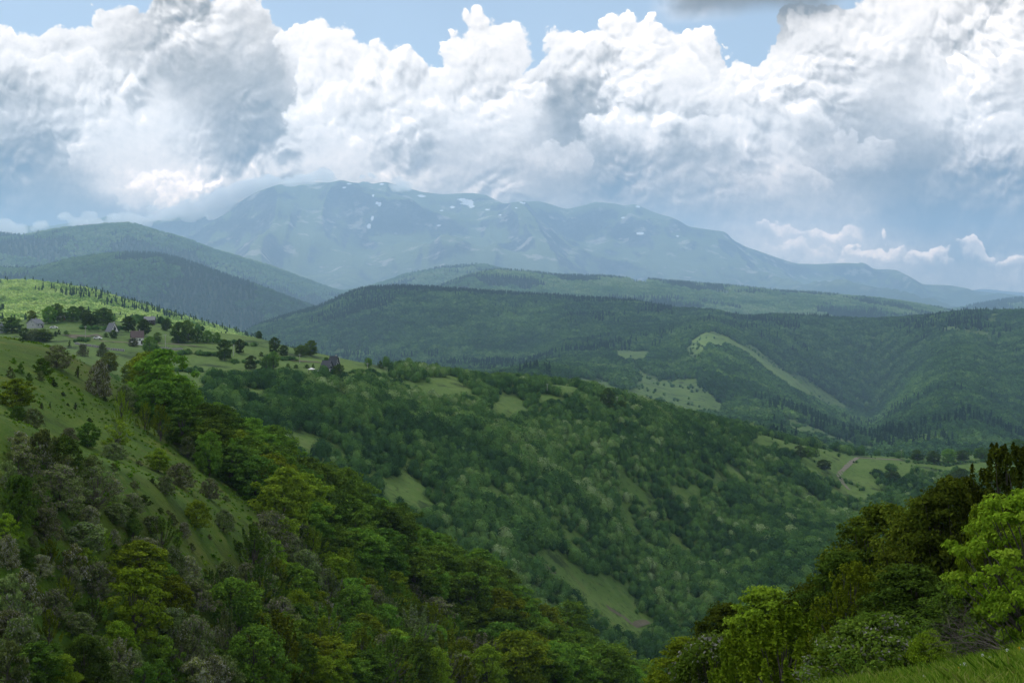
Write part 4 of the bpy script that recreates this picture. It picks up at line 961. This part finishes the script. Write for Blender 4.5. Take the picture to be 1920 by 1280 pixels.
for k, px, py, lab in FL:
    Yf = 15.4 + (1250-py)*.05; z = HY-py; e = bpy.data.objects.new('yellow_flower' if k == 'y' else 'white_flower', None); col.objects.link(e)
    zz0 = ground_z(px, Yf); top = (HY-py)/F*Yf; hs = max(top-zz0, .08)
    e.location = ((px-CX)/F*Yf, Yf, zz0); e['label'] = lab; e['category'] = 'flower'; e['group'] = 'flowers in the front meadow'
    s_ = link('stem', st_m, e); s_.scale = (1, 1, hs/.32); h_ = link('head', fl_y if k == 'y' else fl_w, e); h_.location = (0, 0, hs); h_.rotation_euler = (.9+random.random()*.3, 0, random.random()*.6-.3)
# bushes crowding the lower left slope
n0 = len(wood); lowL = [(0,850),(110,872),(215,930),(250,960),(300,1030),(345,1085),(400,1120),(480,1180),(480,1295),(0,1295)]
wood = []; fill(lowL, ['bush0','bush1','bush2','low','shoot0','low','tree0'], ['dark','dusty','grey','mid','olive','dark','lime','dusty','white'], 58, 2.0, 3.8, .9, 850, 1295, 2, 480, .70); lowbush = wood
# loose low scrub over the open slope
SC = [(12,722),(52,748),(8,748),(118,742),(168,790),(196,752),(95,852),(62,850),(30,862),(8,850),(75,880),(48,900),(20,905),(120,880),(150,870),(175,885),(95,905),(140,905),(300,960),(330,1020),(360,1030),(392,1010),(310,1040),(250,960),(300,985),(75,1010),(120,1010),(150,1030),(60,1035),(100,1035),(130,1060),(155,1075),(20,1010),(40,1120),(70,1110),(80,1140),(15,1180),(110,1180),(150,1190),(160,1230),(180,1255),(70,1265),(110,1275),(200,1225),(310,1262),(330,1285),(395,1180),(375,1100),(420,1180),(440,1200),(400,1210),(350,1125),(150,1150),(205,1060),(240,1030),(330,885),(250,915),(215,925),(140,955),(100,980),(12,1110),(25,1090),(300,1120),(385,1075),(260,872),(282,862)]
SC += [(random.uniform(5, 430), random.uniform(880, 1280)) for _ in range(40)]
SZ = ['tiny','small','low','spreading']; sseen = {}
LM2 = LM[:3] + LM[3:6] + [(30,740,'the bright lime round tree'),(112,915,'the large grey-mauve hawthorn'),(182,915,'the crooked airy tree'),(14,1030,'the upper white hawthorn'),(46,1105,'the tall cream hawthorn'),(94,1040,'the feathery lime sapling'),(368,965,'the round olive bush'),(420,975,'the whitish grassy strip bush'),(165,815,'the dark round tree'),(362,1200,'the large brownish hawthorn'),(424,1200,'the flecked olive tree'),(36,1205,'the corner hawthorn'),(130,1240,'the dark corner scrub')]
for px, py in SC:
    p = locate(px, py); w = random.uniform(10, 30) if py > 860 else random.uniform(7, 14); mt = random.choice(['dark','dark','mid','olive','dusty','dusty','grey','fir' if py < 860 else 'mid'])
    ds = sorted((math.hypot(px-a, py-b), a, b, n) for a, b, n in LM2); cn = CN.get(mt, 'black-green'); sz_ = 'tiny' if w < 11 else ('small' if w < 20 else 'spreading')
    for k in range(6):
        d_, a_, b_, n_ = ds[k]; lab = f"{sz_} {cn} scrub bush {word_dir(px-a_, py-b_)} {n_}"
        if lab not in sseen: break
    sseen[lab] = 1
    tree('low' if w < 20 else random.choice(['low','bush1','shoot0']), mt, p-Vector((0,0,.1)), w*p.y/F, w*p.y/F*random.uniform(.6, .95), GB, lab, 'bush', 'scrub bushes on the near slope')

for px, py, kd, mt, p, w, hg in lowbush:
    ds = sorted((math.hypot(px-a, py-b), a, b, n) for a, b, n in LM2); sz_ = 'small' if w < 3 else 'full'; nm = HW if kd[:4] == 'bush' else GB; kk = {'bush':'hawthorn bush','low':'low bush','shoo':'shaggy bush','tree':'leafy bush'}[kd[:4]]
    for k in range(8):
        d_, a_, b_, n_ = ds[k]; lab = f"{sz_} {CN[mt]} {kk} {word_dir(px-a_, py-b_)} {n_}"
        if lab not in sseen: break
    sseen[lab] = 1; tree(kd, mt, p-Vector((0,0,.1)), w*1.05, hg, nm, lab, 'bush', 'bushes crowding the lower left slope')
# turf tufts and weeds: the roughness of the near meadow
v, f = leaves_from(rng.normal(0, .16, (46, 3))*[1, 1, .5]+[0, 0, .10], rng.normal(0, .5, (46, 3))+[0, 0, .4], np.full(46, .20), 77, 2.2, .6)
def tuft_mat(name, a, b, c):
    return far_leaf(name, [(0, a), (.5, b), (1, c)])
T_a = hid('tuft', v, f, tuft_mat('turf tufts', (.024,.048,.004), (.044,.072,.006), (.070,.088,.010)))
px, py, pos, row = scatter('foot', 'gully', .95, px0=-40, px1=1000, hmax=1)
keep = (wob(pos, 9, 61)*.9+wob(pos, 2.6, 62) > .04) & (rng.random(len(px)) < .5) & ~inpoly(px, py, band_up)
px, py, pos = px[keep], py[keep], pos[keep]; n = len(px); s_ = (.3+.6*rng.random(n)**2)*(.8+.9*np.clip(wob(pos, 14, 63)+.2, 0, 1))
stuff('turf', 'rough tufted grass and weeds of the near slope', pos, np.stack([s_, s_, s_], -1), np.clip(.5+.8*wob(pos, 7, 64)+.25*rng.normal(0, 1, n), 0, 1), np.zeros(n), [T_a])

# ------------------------------------------------------------------ the hamlet across the gully
M_wallw = flat_mat('white render', (.78,.77,.73)); M_wallg = flat_mat('pale grey render', (.42,.42,.41)); M_wood = flat_mat('dark boarding', (.055,.045,.04)); M_rbrown = flat_mat('brown roof sheet', (.10,.07,.065), .6)
M_rgrey = flat_mat('grey roof sheet', (.13,.14,.155), .5); M_rdark = flat_mat('dark roof sheet', (.050,.055,.065), .5); M_glass = flat_mat('dark panes', (.02,.025,.03), .15); M_red = flat_mat('red panel', (.40,.08,.04)); M_pole = flat_mat('weathered pole', (.40,.38,.35)); M_frame = flat_mat('white frames', (.7,.7,.68)); M_conc = flat_mat('grey stone', (.32,.31,.29)); M_soil = flat_mat('bare soil', (.095,.085,.055), .95, .5); M_track = flat_mat('pale track', (.15,.135,.10), .95, .8)
def house(name, lab, px, py, Lx, Dy, hw, hr, rot, mw, mr, af=False, wins=3, chim=True, cat='house', balcony=False):
    p = locate(px, py, 'gully'); t_ = bpy.data.objects.new(name, None); col.objects.link(t_); t_.location = p; t_.rotation_euler.z = math.radians(rot); t_['label'] = lab; t_['category'] = cat; t_.scale = (.88, .88, .88)
    w = MB(); w.box((0, 0, hw/2-.7), (Lx, Dy, hw+1.4), 0)                      # walls with both gables
    ov = .12 if af else 0
    w.poly([(-Lx/2, -Dy/2+ov, hw), (-Lx/2, Dy/2-ov, hw), (-Lx/2, 0, hw+hr-.15), (Lx/2, -Dy/2+ov, hw), (Lx/2, Dy/2-ov, hw), (Lx/2, 0, hw+hr-.15)], [(0,2,1),(3,4,5),(0,3,5,2),(1,2,5,4)])
    wl = w.build('wall', [mw], t_)
    r_ = MB(); e = .45; th = .14; k = hr/(Dy/2); y2 = Dy/2+e; z2 = hw-e*k
    for s in (-1, 1):
        r_.poly([(-Lx/2-e, s*y2, z2), (Lx/2+e, s*y2, z2), (Lx/2+e, 0, hw+hr), (-Lx/2-e, 0, hw+hr), (-Lx/2-e, s*y2, z2+th), (Lx/2+e, s*y2, z2+th), (Lx/2+e, 0, hw+hr+th), (-Lx/2-e, 0, hw+hr+th)],
                [(0,1,2,3),(4,7,6,5),(0,4,5,1),(0,3,7,4),(1,5,6,2)])
    rf = r_.build('roof', [mr], t_)
    if chim: MB().box((Lx*.22, Dy*.12, hw+hr), (.6, .6, 1.5)).box((Lx*.22, Dy*.12, hw+hr+.8), (.8, .8, .12)).build('chimney', [M_conc], rf)
    def win(x, y, z, a, b, side):
        d_ = (.12, a, b) if side else (a, .12, b)
        f_ = MB().box((x, y, z), d_).build('window', [M_frame], t_)
        q = (.14, a-.24, b-.24) if side else (a-.24, .14, b-.24); MB().box((x, y, z), q).build('pane', [M_glass], f_)
    if not af:
        for i in range(wins): win(-Lx/2+Lx*(i+.7)/(wins+.4), -Dy/2, hw*.62, 1.1, 1.3, False)
        for s in (-1, 1): win(s*Lx/2, -Dy*.2, hw*.6, 1.0, 1.2, True); win(s*Lx/2, 0, hw+hr*.38, .9, 1.0, True)
    else:
        for s in (-1, 1): win(s*Lx/2, 0, hw+1.1, 2.0, 1.9, True); win(s*Lx/2, 0, hw+hr*.55, 1.0, 1.1, True)
    dr = MB().box((Lx*.36, -Dy/2, 1.0), (.95, .14, 2.0)).build('door', [M_wood if mw is not M_wood else M_rbrown], t_) if not af else MB().box((Lx/2, -Dy*.2, 1.0), (.14, .9, 2.0)).build('door', [M_frame], t_)
    if balcony:
        b_ = MB().box((0, -Dy/2-.9, hw*.5), (Lx, 1.8, .15))
        for i in range(9): b_.box((-Lx/2+.05+i*(Lx-.1)/8, -Dy/2-1.75, hw*.5+.5), (.1, .1, 1.0))
        b_.box((0, -Dy/2-1.75, hw*.5+1.05), (Lx, .12, .1)); b_.build('balcony', [M_wood], t_)
    return t_
house('gabled_house','white two storey house with a steep brown roof beside a round tree',257,645,6.6,6.4,4.0,3.4,18,M_wallw,M_rbrown,wins=2)
house('cabin','grey steep roofed cabin with a glazed gable between the trees',210,622,5.2,5.2,.7,4.6,-38,M_wallw,M_rgrey,af=True)
house('gabled_house','pale grey house with a blue-grey roof at the left of the hamlet',66,615,6.5,8.0,3.1,2.6,62,M_wallg,M_rgrey,wins=2)
house('gabled_house','white gable wall cut off by the left edge',-4,624,6.0,7.0,2.6,3.6,70,M_wallw,M_rgrey,wins=1)
house('chalet','dark wooden chalet with a balcony behind the trees above the white house',281,609,7.0,6.0,3.6,2.2,8,M_wood,M_rgrey,wins=3,balcony=True)
hc = house('cabin','dark little cabin with a red lower wall in front of the tall trees',119,600,4.0,4.0,2.2,1.9,-10,M_wood,M_rdark,wins=1)
MB().box((1.4, -2.03, .7), (1.6, .1, 1.5)).build('red_panel', [M_red], hc)
house('steep_roofed_cabin','left one of two dark steep roofed cabins on the field edge',613,698,5.0,6.2,1.6,4.6,-24,M_wood,M_rdark,af=True,chim=False)
house('steep_roofed_cabin','right taller one of two dark steep roofed cabins on the field edge',626,693,4.6,5.6,1.6,5.8,-24,M_wood,M_rdark,af=True)
# white rail and garden set beside the dark cabins
p = locate(596, 699, 'gully'); mb = MB()
for i in range(7): mb.box((-2.4+i*.8, 0, .4), (.12, .12, 1.0))
mb.box((0, 0, .9), (5, .12, .14)); mb.box((0, 0, .5), (5, .1, .12)); o_ = mb.build('garden_fence', [M_frame]); o_.location = p; o_['label'] = 'short white rail fence running left from the dark cabins'; o_['category'] = 'fence'
p = locate(584, 700, 'gully'); e = bpy.data.objects.new('garden_shelter', None); col.objects.link(e); e.location = p; e['label'] = 'little white and dark garden shelter at the end of the white rail'; e['category'] = 'shelter'
mb = MB()
for a_ in (-1.3, 1.3):
    for b_ in (-1, 1): mb.box((a_, b_, .9), (.12, .12, 2.2))
mb.build('post', [M_wood], e); MB().poly([(-1.7,-1.4,1.9),(1.7,-1.4,1.9),(1.7,1.4,1.9),(-1.7,1.4,1.9),(0,0,2.7)], [(0,3,2,1),(0,1,4),(1,2,4),(2,3,4),(3,0,4)]).build('roof', [M_frame], e)
def car(px, py, rot, lab):
    p = locate(px, py, 'gully'); e = bpy.data.objects.new('parked_car', None); col.objects.link(e); e.location = p; e.rotation_euler.z = math.radians(rot); e['label'] = lab; e['category'] = 'car'
    pr = [(-2.1,.35),(-2.1,.85),(-1.75,1.0),(-1.35,1.45),(.45,1.48),(1.05,1.02),(1.95,.85),(2.1,.6),(2.1,.35)]; n = len(pr)
    MB().poly([(x, -.85, z) for x, z in pr]+[(x, .85, z) for x, z in pr], [tuple(range(n)), tuple(range(2*n-1, n-1, -1))]+[(i, i+n, (i+1) % n+n, (i+1) % n) for i in range(n)]).build('body', [M_frame], e)
    MB().box((-.45, -.86, 1.2), (1.5, .03, .34)).build('side_window', [M_glass], e); MB().box((-.45, .86, 1.2), (1.5, .03, .34)).build('side_window', [M_glass], e)
    for a_ in (-1.35, 1.35):
        for b_ in (-.8, .8): MB().tube([(a_, b_-.12, .32), (a_, b_+.12, .32)], .33, 12).build('wheel', [M_rdark], e)
car(101, 616, 12, 'white car parked right of the pale grey house'); car(183, 636, -5, 'white car parked in the gardens left of the white two storey house')
# timber carport, pale rubble
def pole(px, py, top, lab):
    p = locate(px, py, 'gully'); h = max((py-top)*p.y/F, 3); e = bpy.data.objects.new('utility_pole', None); col.objects.link(e); e.location = p; e['label'] = lab; e['category'] = 'pole'; e['group'] = 'utility poles along the lane'
    MB().tube([(0,0,-.5),(0,0,h)], [.14,.10], 7).build('post', [M_pole], e); MB().box((0,0,h-.5), (1.5,.12,.12)).build('crossarm', [M_pole], e)
    for a_ in (-.6, 0, .6): MB().tube([(a_,0,h-.44),(a_,0,h-.2)], .05, 6).build('insulator', [M_frame], e)
for a in [(160,635,611,'pale pole left of the bare garden plots'),(126,600,585,'pole beside the dark little cabin'),(310,653,626,'pole right of the white two storey house'),(438,667,645,'pole between two dark field trees'),(562,681,664,'pole below the double crowned tree'),(637,688,668,'thin pole above the dark steep cabins'),(689,692,680,'pole at the corner of the yellow ridge field'),(756,690,674,'pole on the wooded ridge right of the yellow field'),(833,703,690,'pole on the ridge above the first clearing'),(1026,739,719,'pole on the ridge beside the brownish field'),(1157,765,743,'pole by the dark ridge tree above the pale meadow'),(1270,782,766,'pole on the ridge below the pale meadow'),(1470,822,800,'pole behind the green saddle on the left'),(1561,845,827,'pole on the saddle near the clump'),(1610,852,840,'pole at the bend of the dirt track'),(1690,858,842,'last pole on the saddle skyline')]: pole(*a)
# dry stone wall, tracks and garden plots lie on the ground
def ribbon(name, pts, wd, mat, lift=.06, after='gully', **pp):
    P_ = [locate(a, b, after) for a, b in pts]; Q = []
    for i in range(len(P_)-1):
        n_ = max(2, int((P_[i+1]-P_[i]).length/3))
        for k in range(n_): Q.append(((pts[i][0]+(pts[i+1][0]-pts[i][0])*k/n_), (pts[i][1]+(pts[i+1][1]-pts[i][1])*k/n_)))
    Q.append(pts[-1]); W = [locate(a, b, after) for a, b in Q]; vs = []; fs = []
    for i, p in enumerate(W):
        t_ = W[min(i+1, len(W)-1)]-W[max(i-1, 0)]; n_ = Vector((-t_.y, t_.x, 0)).normalized()*wd/2*random.uniform(.7, 1.2)
        for s in (-1, 0, 1):
            q = p+n_*s; q.z = ground_z(q.x/q.y*F+CX, q.y)+lift; vs.append(tuple(q))
        if i: b = 3*i; fs += [(b-3, b-2, b+1, b), (b-2, b-1, b+2, b+1)]
    return link(name, mesh_np(name, np.array(vs), np.array(fs), [mat], smooth=True), **pp)
ribbon('path', [(292,644),(320,645),(345,647),(368,649)], 2.6, M_track, .25, kind='structure')
ribbon('path', [(130,632),(190,640),(235,642),(262,647)], 2.0, M_track, .25, kind='structure')
ribbon('path', [(1690,862),(1640,860),(1608,858),(1592,870),(1572,890),(1580,905),(1592,918)], 3.0, M_track, .35, kind='structure')
ribbon('path', [(1000,1048),(1020,1062),(1045,1080)], 4.5, M_soil, .35, kind='structure')
ribbon('path', [(1138,1138),(1165,1155),(1190,1172),(1215,1165)], 3, M_soil, .35, kind='structure')
for a_, b_ in (((545,676),(600,680)), ((142,628),(157,632)), ((172,628),(188,629))): ribbon('bare_soil', [a_, b_], 14 if b_[0] < 300 else 5, M_soil, .3, kind='structure')
def wall_run(pts, lab):
    W = []
    for i in range(len(pts)-1):
        for k in range(8): W.append(locate(pts[i][0]+(pts[i+1][0]-pts[i][0])*k/8, pts[i][1]+(pts[i+1][1]-pts[i][1])*k/8, 'gully'))
    mb = MB(); rr = random.Random(4)
    for i in range(len(W)-1):
        a_, b_ = W[i], W[i+1]; ln = (b_-a_).length; n_ = max(1, int(ln/.8)); 
        for k in range(n_):
            c_ = a_.lerp(b_, k/n_); mb.box((c_.x+rr.gauss(0,.1), c_.y+rr.gauss(0,.1), c_.z+.35+rr.gauss(0,.08)), (.9, .6, 1.3+rr.gauss(0,.2)))
    mb.build('stone_wall', [M_conc], label=lab, category='wall')
wall_run([(142,646),(170,650),(205,656),(240,660)], 'long low dry stone wall behind the near meadow crest'); wall_run([(302,655),(330,656),(345,657)], 'short dry stone wall right of the pole by the white house')
# ---- single trees and bushes of the hamlet and its fields
VT = [(22,624,38,28,'dark','dark tree beside the cut off white gable'),(168,615,28,30,'dark','dark round tree in front of the tall trees'),(194,609,34,30,'dark','wide dark tree left of the grey cabin'),(92,606,26,30,'mid','tall pale green tree left of the dark little cabin'),(108,603,24,32,'mid','slender green tree directly left of the dark little cabin'),(136,602,28,26,'dark','dark tree directly right of the dark little cabin'),(152,600,24,24,'dark','dark tree right of the pole by the little cabin'),(60,603,18,20,'olive','small green tree behind the pale grey house'),
 (241,622,26,27,'dark','dark tree right of the grey cabin'),(270,630,26,30,'dark','dark tree behind the brown roof'),(213,634,14,15,'dark','dusky bush in front of the grey cabin'),(312,620,19,21,'dark','single ball shaped tree with a clear trunk'),(335,642,30,36,'dark','left half of the big dark tree clump'),(352,641,28,38,'mid','right half of the big dark tree clump'),(370,643,20,26,'dark','dark narrow tree right of the big clump'),(388,643,22,22,'mid','hazy green tree right of the big clump'),(407,644,13,20,'mid','small upright tree ending the row on the field'),(421,676,27,37,'dark','tall dark field tree beside the pole'),(449,663,17,26,'dark','dark field tree right of the pole'),
 (280,667,26,34,'mid','round tree right of the white two storey house'),(250,650,18,16,'grey','brownish shrub in front of the white house'),(66,640,34,22,'dusty','grey-green bush under the pale grey house'),(82,640,32,22,'mid','round green bush under the pale grey house'),(47,638,20,22,'dark','dark bush under the pale grey house on the left'),(295,642,14,18,'mid','faint green tree above the path'),(485,635,13,14,'dark','lone little tree on the field skyline'),(514,662,20,28,'dark','dark tree at the left of the upper field pair'),(532,668,16,20,'dark','small dark tree at the right of the upper field pair'),(565,668,26,20,'mid','left crown of the double tree on the field edge'),(583,667,24,27,'mid','right crown of the double tree on the field edge'),
 (499,693,22,24,'dark','dark tree standing in the lower field on the left'),(513,692,20,32,'mid','taller tree joined to the dark lower field tree'),(470,692,22,24,'dark','dark round tree left of the lower field pair'),(612,684,14,14,'dark','small tree behind the left steep cabin'),(630,680,12,12,'dark','dark little tree behind the right steep cabin'),(587,695,7,13,'dark','tiny upright tree by the garden shelter'),(691,688,14,16,'mid','tree at the right end of the yellow ridge field'),(714,690,12,13,'dark','small tree right of the yellow ridge field'),(635,706,20,22,'dark','dark tree in front of the right steep cabin'),
 (490,668,10,8,'dark','small hedge bush left of the upper field pair'),(352,662,16,8,'dark','low bush on the terrace line'),(370,664,12,7,'mid','low green bush on the terrace line'),(124,628,12,8,'dark','low bush in the gardens'),(104,630,8,9,'fir','little garden conifer near the white car'),(110,627,7,9,'fir','second little garden conifer near the white car'),(198,632,10,8,'dark','low shrub by the garden plots'),(575,690,12,7,'dark','low bush left of the garden shelter'),(555,690,12,7,'dark','low bush in the middle of the lower field'),(540,688,10,7,'mid','small low bush on the lower field edge'),
 (1140,768,26,38,'dark','tall dark clump of trees on the ridge above the pale meadow'),(1165,772,18,20,'dark','dark tree right of the tall ridge clump'),(1290,790,22,14,'dark','dark round bush on the ridge under the pale meadow'),(1500,858,22,22,'dark','left dark tree of the clump on the saddle'),(1516,858,22,20,'mid','middle tree of the clump on the saddle'),(1530,856,12,24,'dark','right slim tree of the clump on the saddle'),(1545,880,26,18,'dark','dark bushes below the saddle clump'),(1720,862,24,18,'dark','leftmost bush of the dark row on the saddle'),(1750,868,24,22,'dark','second bush of the dark row on the saddle'),(1778,868,26,26,'mid','third and roundest bush of the dark row on the saddle'),(1805,864,24,20,'dark','fourth bush of the dark row on the saddle'),(1840,862,26,22,'dark','fifth bush of the dark row on the saddle'),(1905,866,40,40,'dark','dark trees at the right edge of the saddle'),(1800,905,34,26,'dark','dark tree in the middle of the right meadow'),(1672,902,26,18,'dark','dark bushes below the saddle on the right meadow')]
for px, py, w, h, mt, lab in VT:
    p = locate(px, py, 'gully'); s = p.y/F; big_ = w > 12 and h > 10
    tree(random.choice(['tree0','tree1','tree2','tree0']) if big_ else 'low', mt, p-Vector((0,0,.2)), w*s*1.05, h*s*1.08, BT if big_ else GB, lab, 'tree' if big_ else 'bush', 'trees and bushes of the hamlet fields')
# hedges and terrace banks of the fields
hp = []
for (x0, y0), (x1, y1), k_ in (((305,661),(425,668),60),((330,697),(382,697),26),((150,617),(235,618),40),((140,640),(165,640),12),((500,672),(560,676),26),((395,640),(480,650),24),((650,700),(700,697),18),((1010,760),(1060,757),26),((1700,866),(1790,872),40),((1790,868),(1930,862),50),((270,652),(300,655),14),((540,700),(600,712),16),((430,680),(500,682),14)):
    for j in range(k_):
        q = rng.random(); p = locate(x0+(x1-x0)*q, y0+(y1-y0)*q+rng.normal(0, .8), 'gully'); hp.append(tuple(p))
hp = np.array(hp); s_ = 1.0+1.4*rng.random(len(hp))
stuff('hedge', 'low hedges and bramble banks between the hamlet fields', hp-[0, 0, .15], np.stack([s_*1.5, s_*1.5, s_], -1), np.clip(.42+.15*rng.normal(0, 1, len(hp)), 0, .85), rng.integers(0, 5, len(hp)), P_mid)
# ------------------------------------------------------------------ wisps of cloud clinging to the summit: closed bodies of even mist
m, t, o = material('cloud mist'); pv = t.nodes.new('ShaderNodeVolumePrincipled'); pv.inputs['Color'].default_value = (1, 1, 1, 1); pv.inputs['Density'].default_value = 1/MIST; pv.inputs['Anisotropy'].default_value = .3
t.links.new(pv.outputs[0], o.inputs['Volume'])
import bmesh
def wisp(lab, parts, seed, vox):
    r = np.random.default_rng(seed); bm = bmesh.new(); Yc = 22300; k = Yc/F
    for px, py, rx, ry in parts:
        for j in range(10):
            q = r.normal(0, .45, 3); s = r.uniform(.28, .62)*min(rx, ry*1.6)*k
            c = Vector(((px-CX)*k + q[0]*rx*k, Yc+q[1]*400, (HY-py)*k + q[2]*ry*k))
            bmesh.ops.create_icosphere(bm, subdivisions=2, radius=s, matrix=Matrix.Translation(c) @ Matrix.Diagonal((1.3, 1.3, .75, 1)))
    me = bpy.data.meshes.new('cloud'); bm.to_mesh(me); bm.free(); me.materials.append(m)
    ob = link('cloud', me, kind='stuff', label=lab, category='cloud')
    rm = ob.modifiers.new('merge', 'REMESH'); rm.mode = 'VOXEL'; rm.voxel_size = vox; rm.use_smooth_shade = True
    for sz, st_ in ((300, 150), (110, 70)):
        tx = bpy.data.textures.new('billow', 'CLOUDS'); tx.noise_scale = sz; tx.noise_depth = 2
        dm = ob.modifiers.new('billow', 'DISPLACE'); dm.texture = tx; dm.strength = st_; dm.texture_coords = 'GLOBAL'; dm.mid_level = .5
wisp('white cloud wisp on the summit ridge left of the snow', [(757,342,17,14),(742,352,12,7),(766,354,8,8)], 5, 22)
wisp('small round cloud puff in front of the summit face', [(653,371,13,9)], 6, 18)
wisp('cloud bank hiding the left shoulder of the mountain', [(430,370,40,26),(395,388,34,20),(452,392,14,20),(335,396,50,18),(490,350,44,26),(560,344,50,20),(615,341,44,15),(700,330,30,7),(520,352,20,14),(250,405,60,16),(160,412,60,16),(60,425,70,16),(-40,430,60,16)], 7, 40)
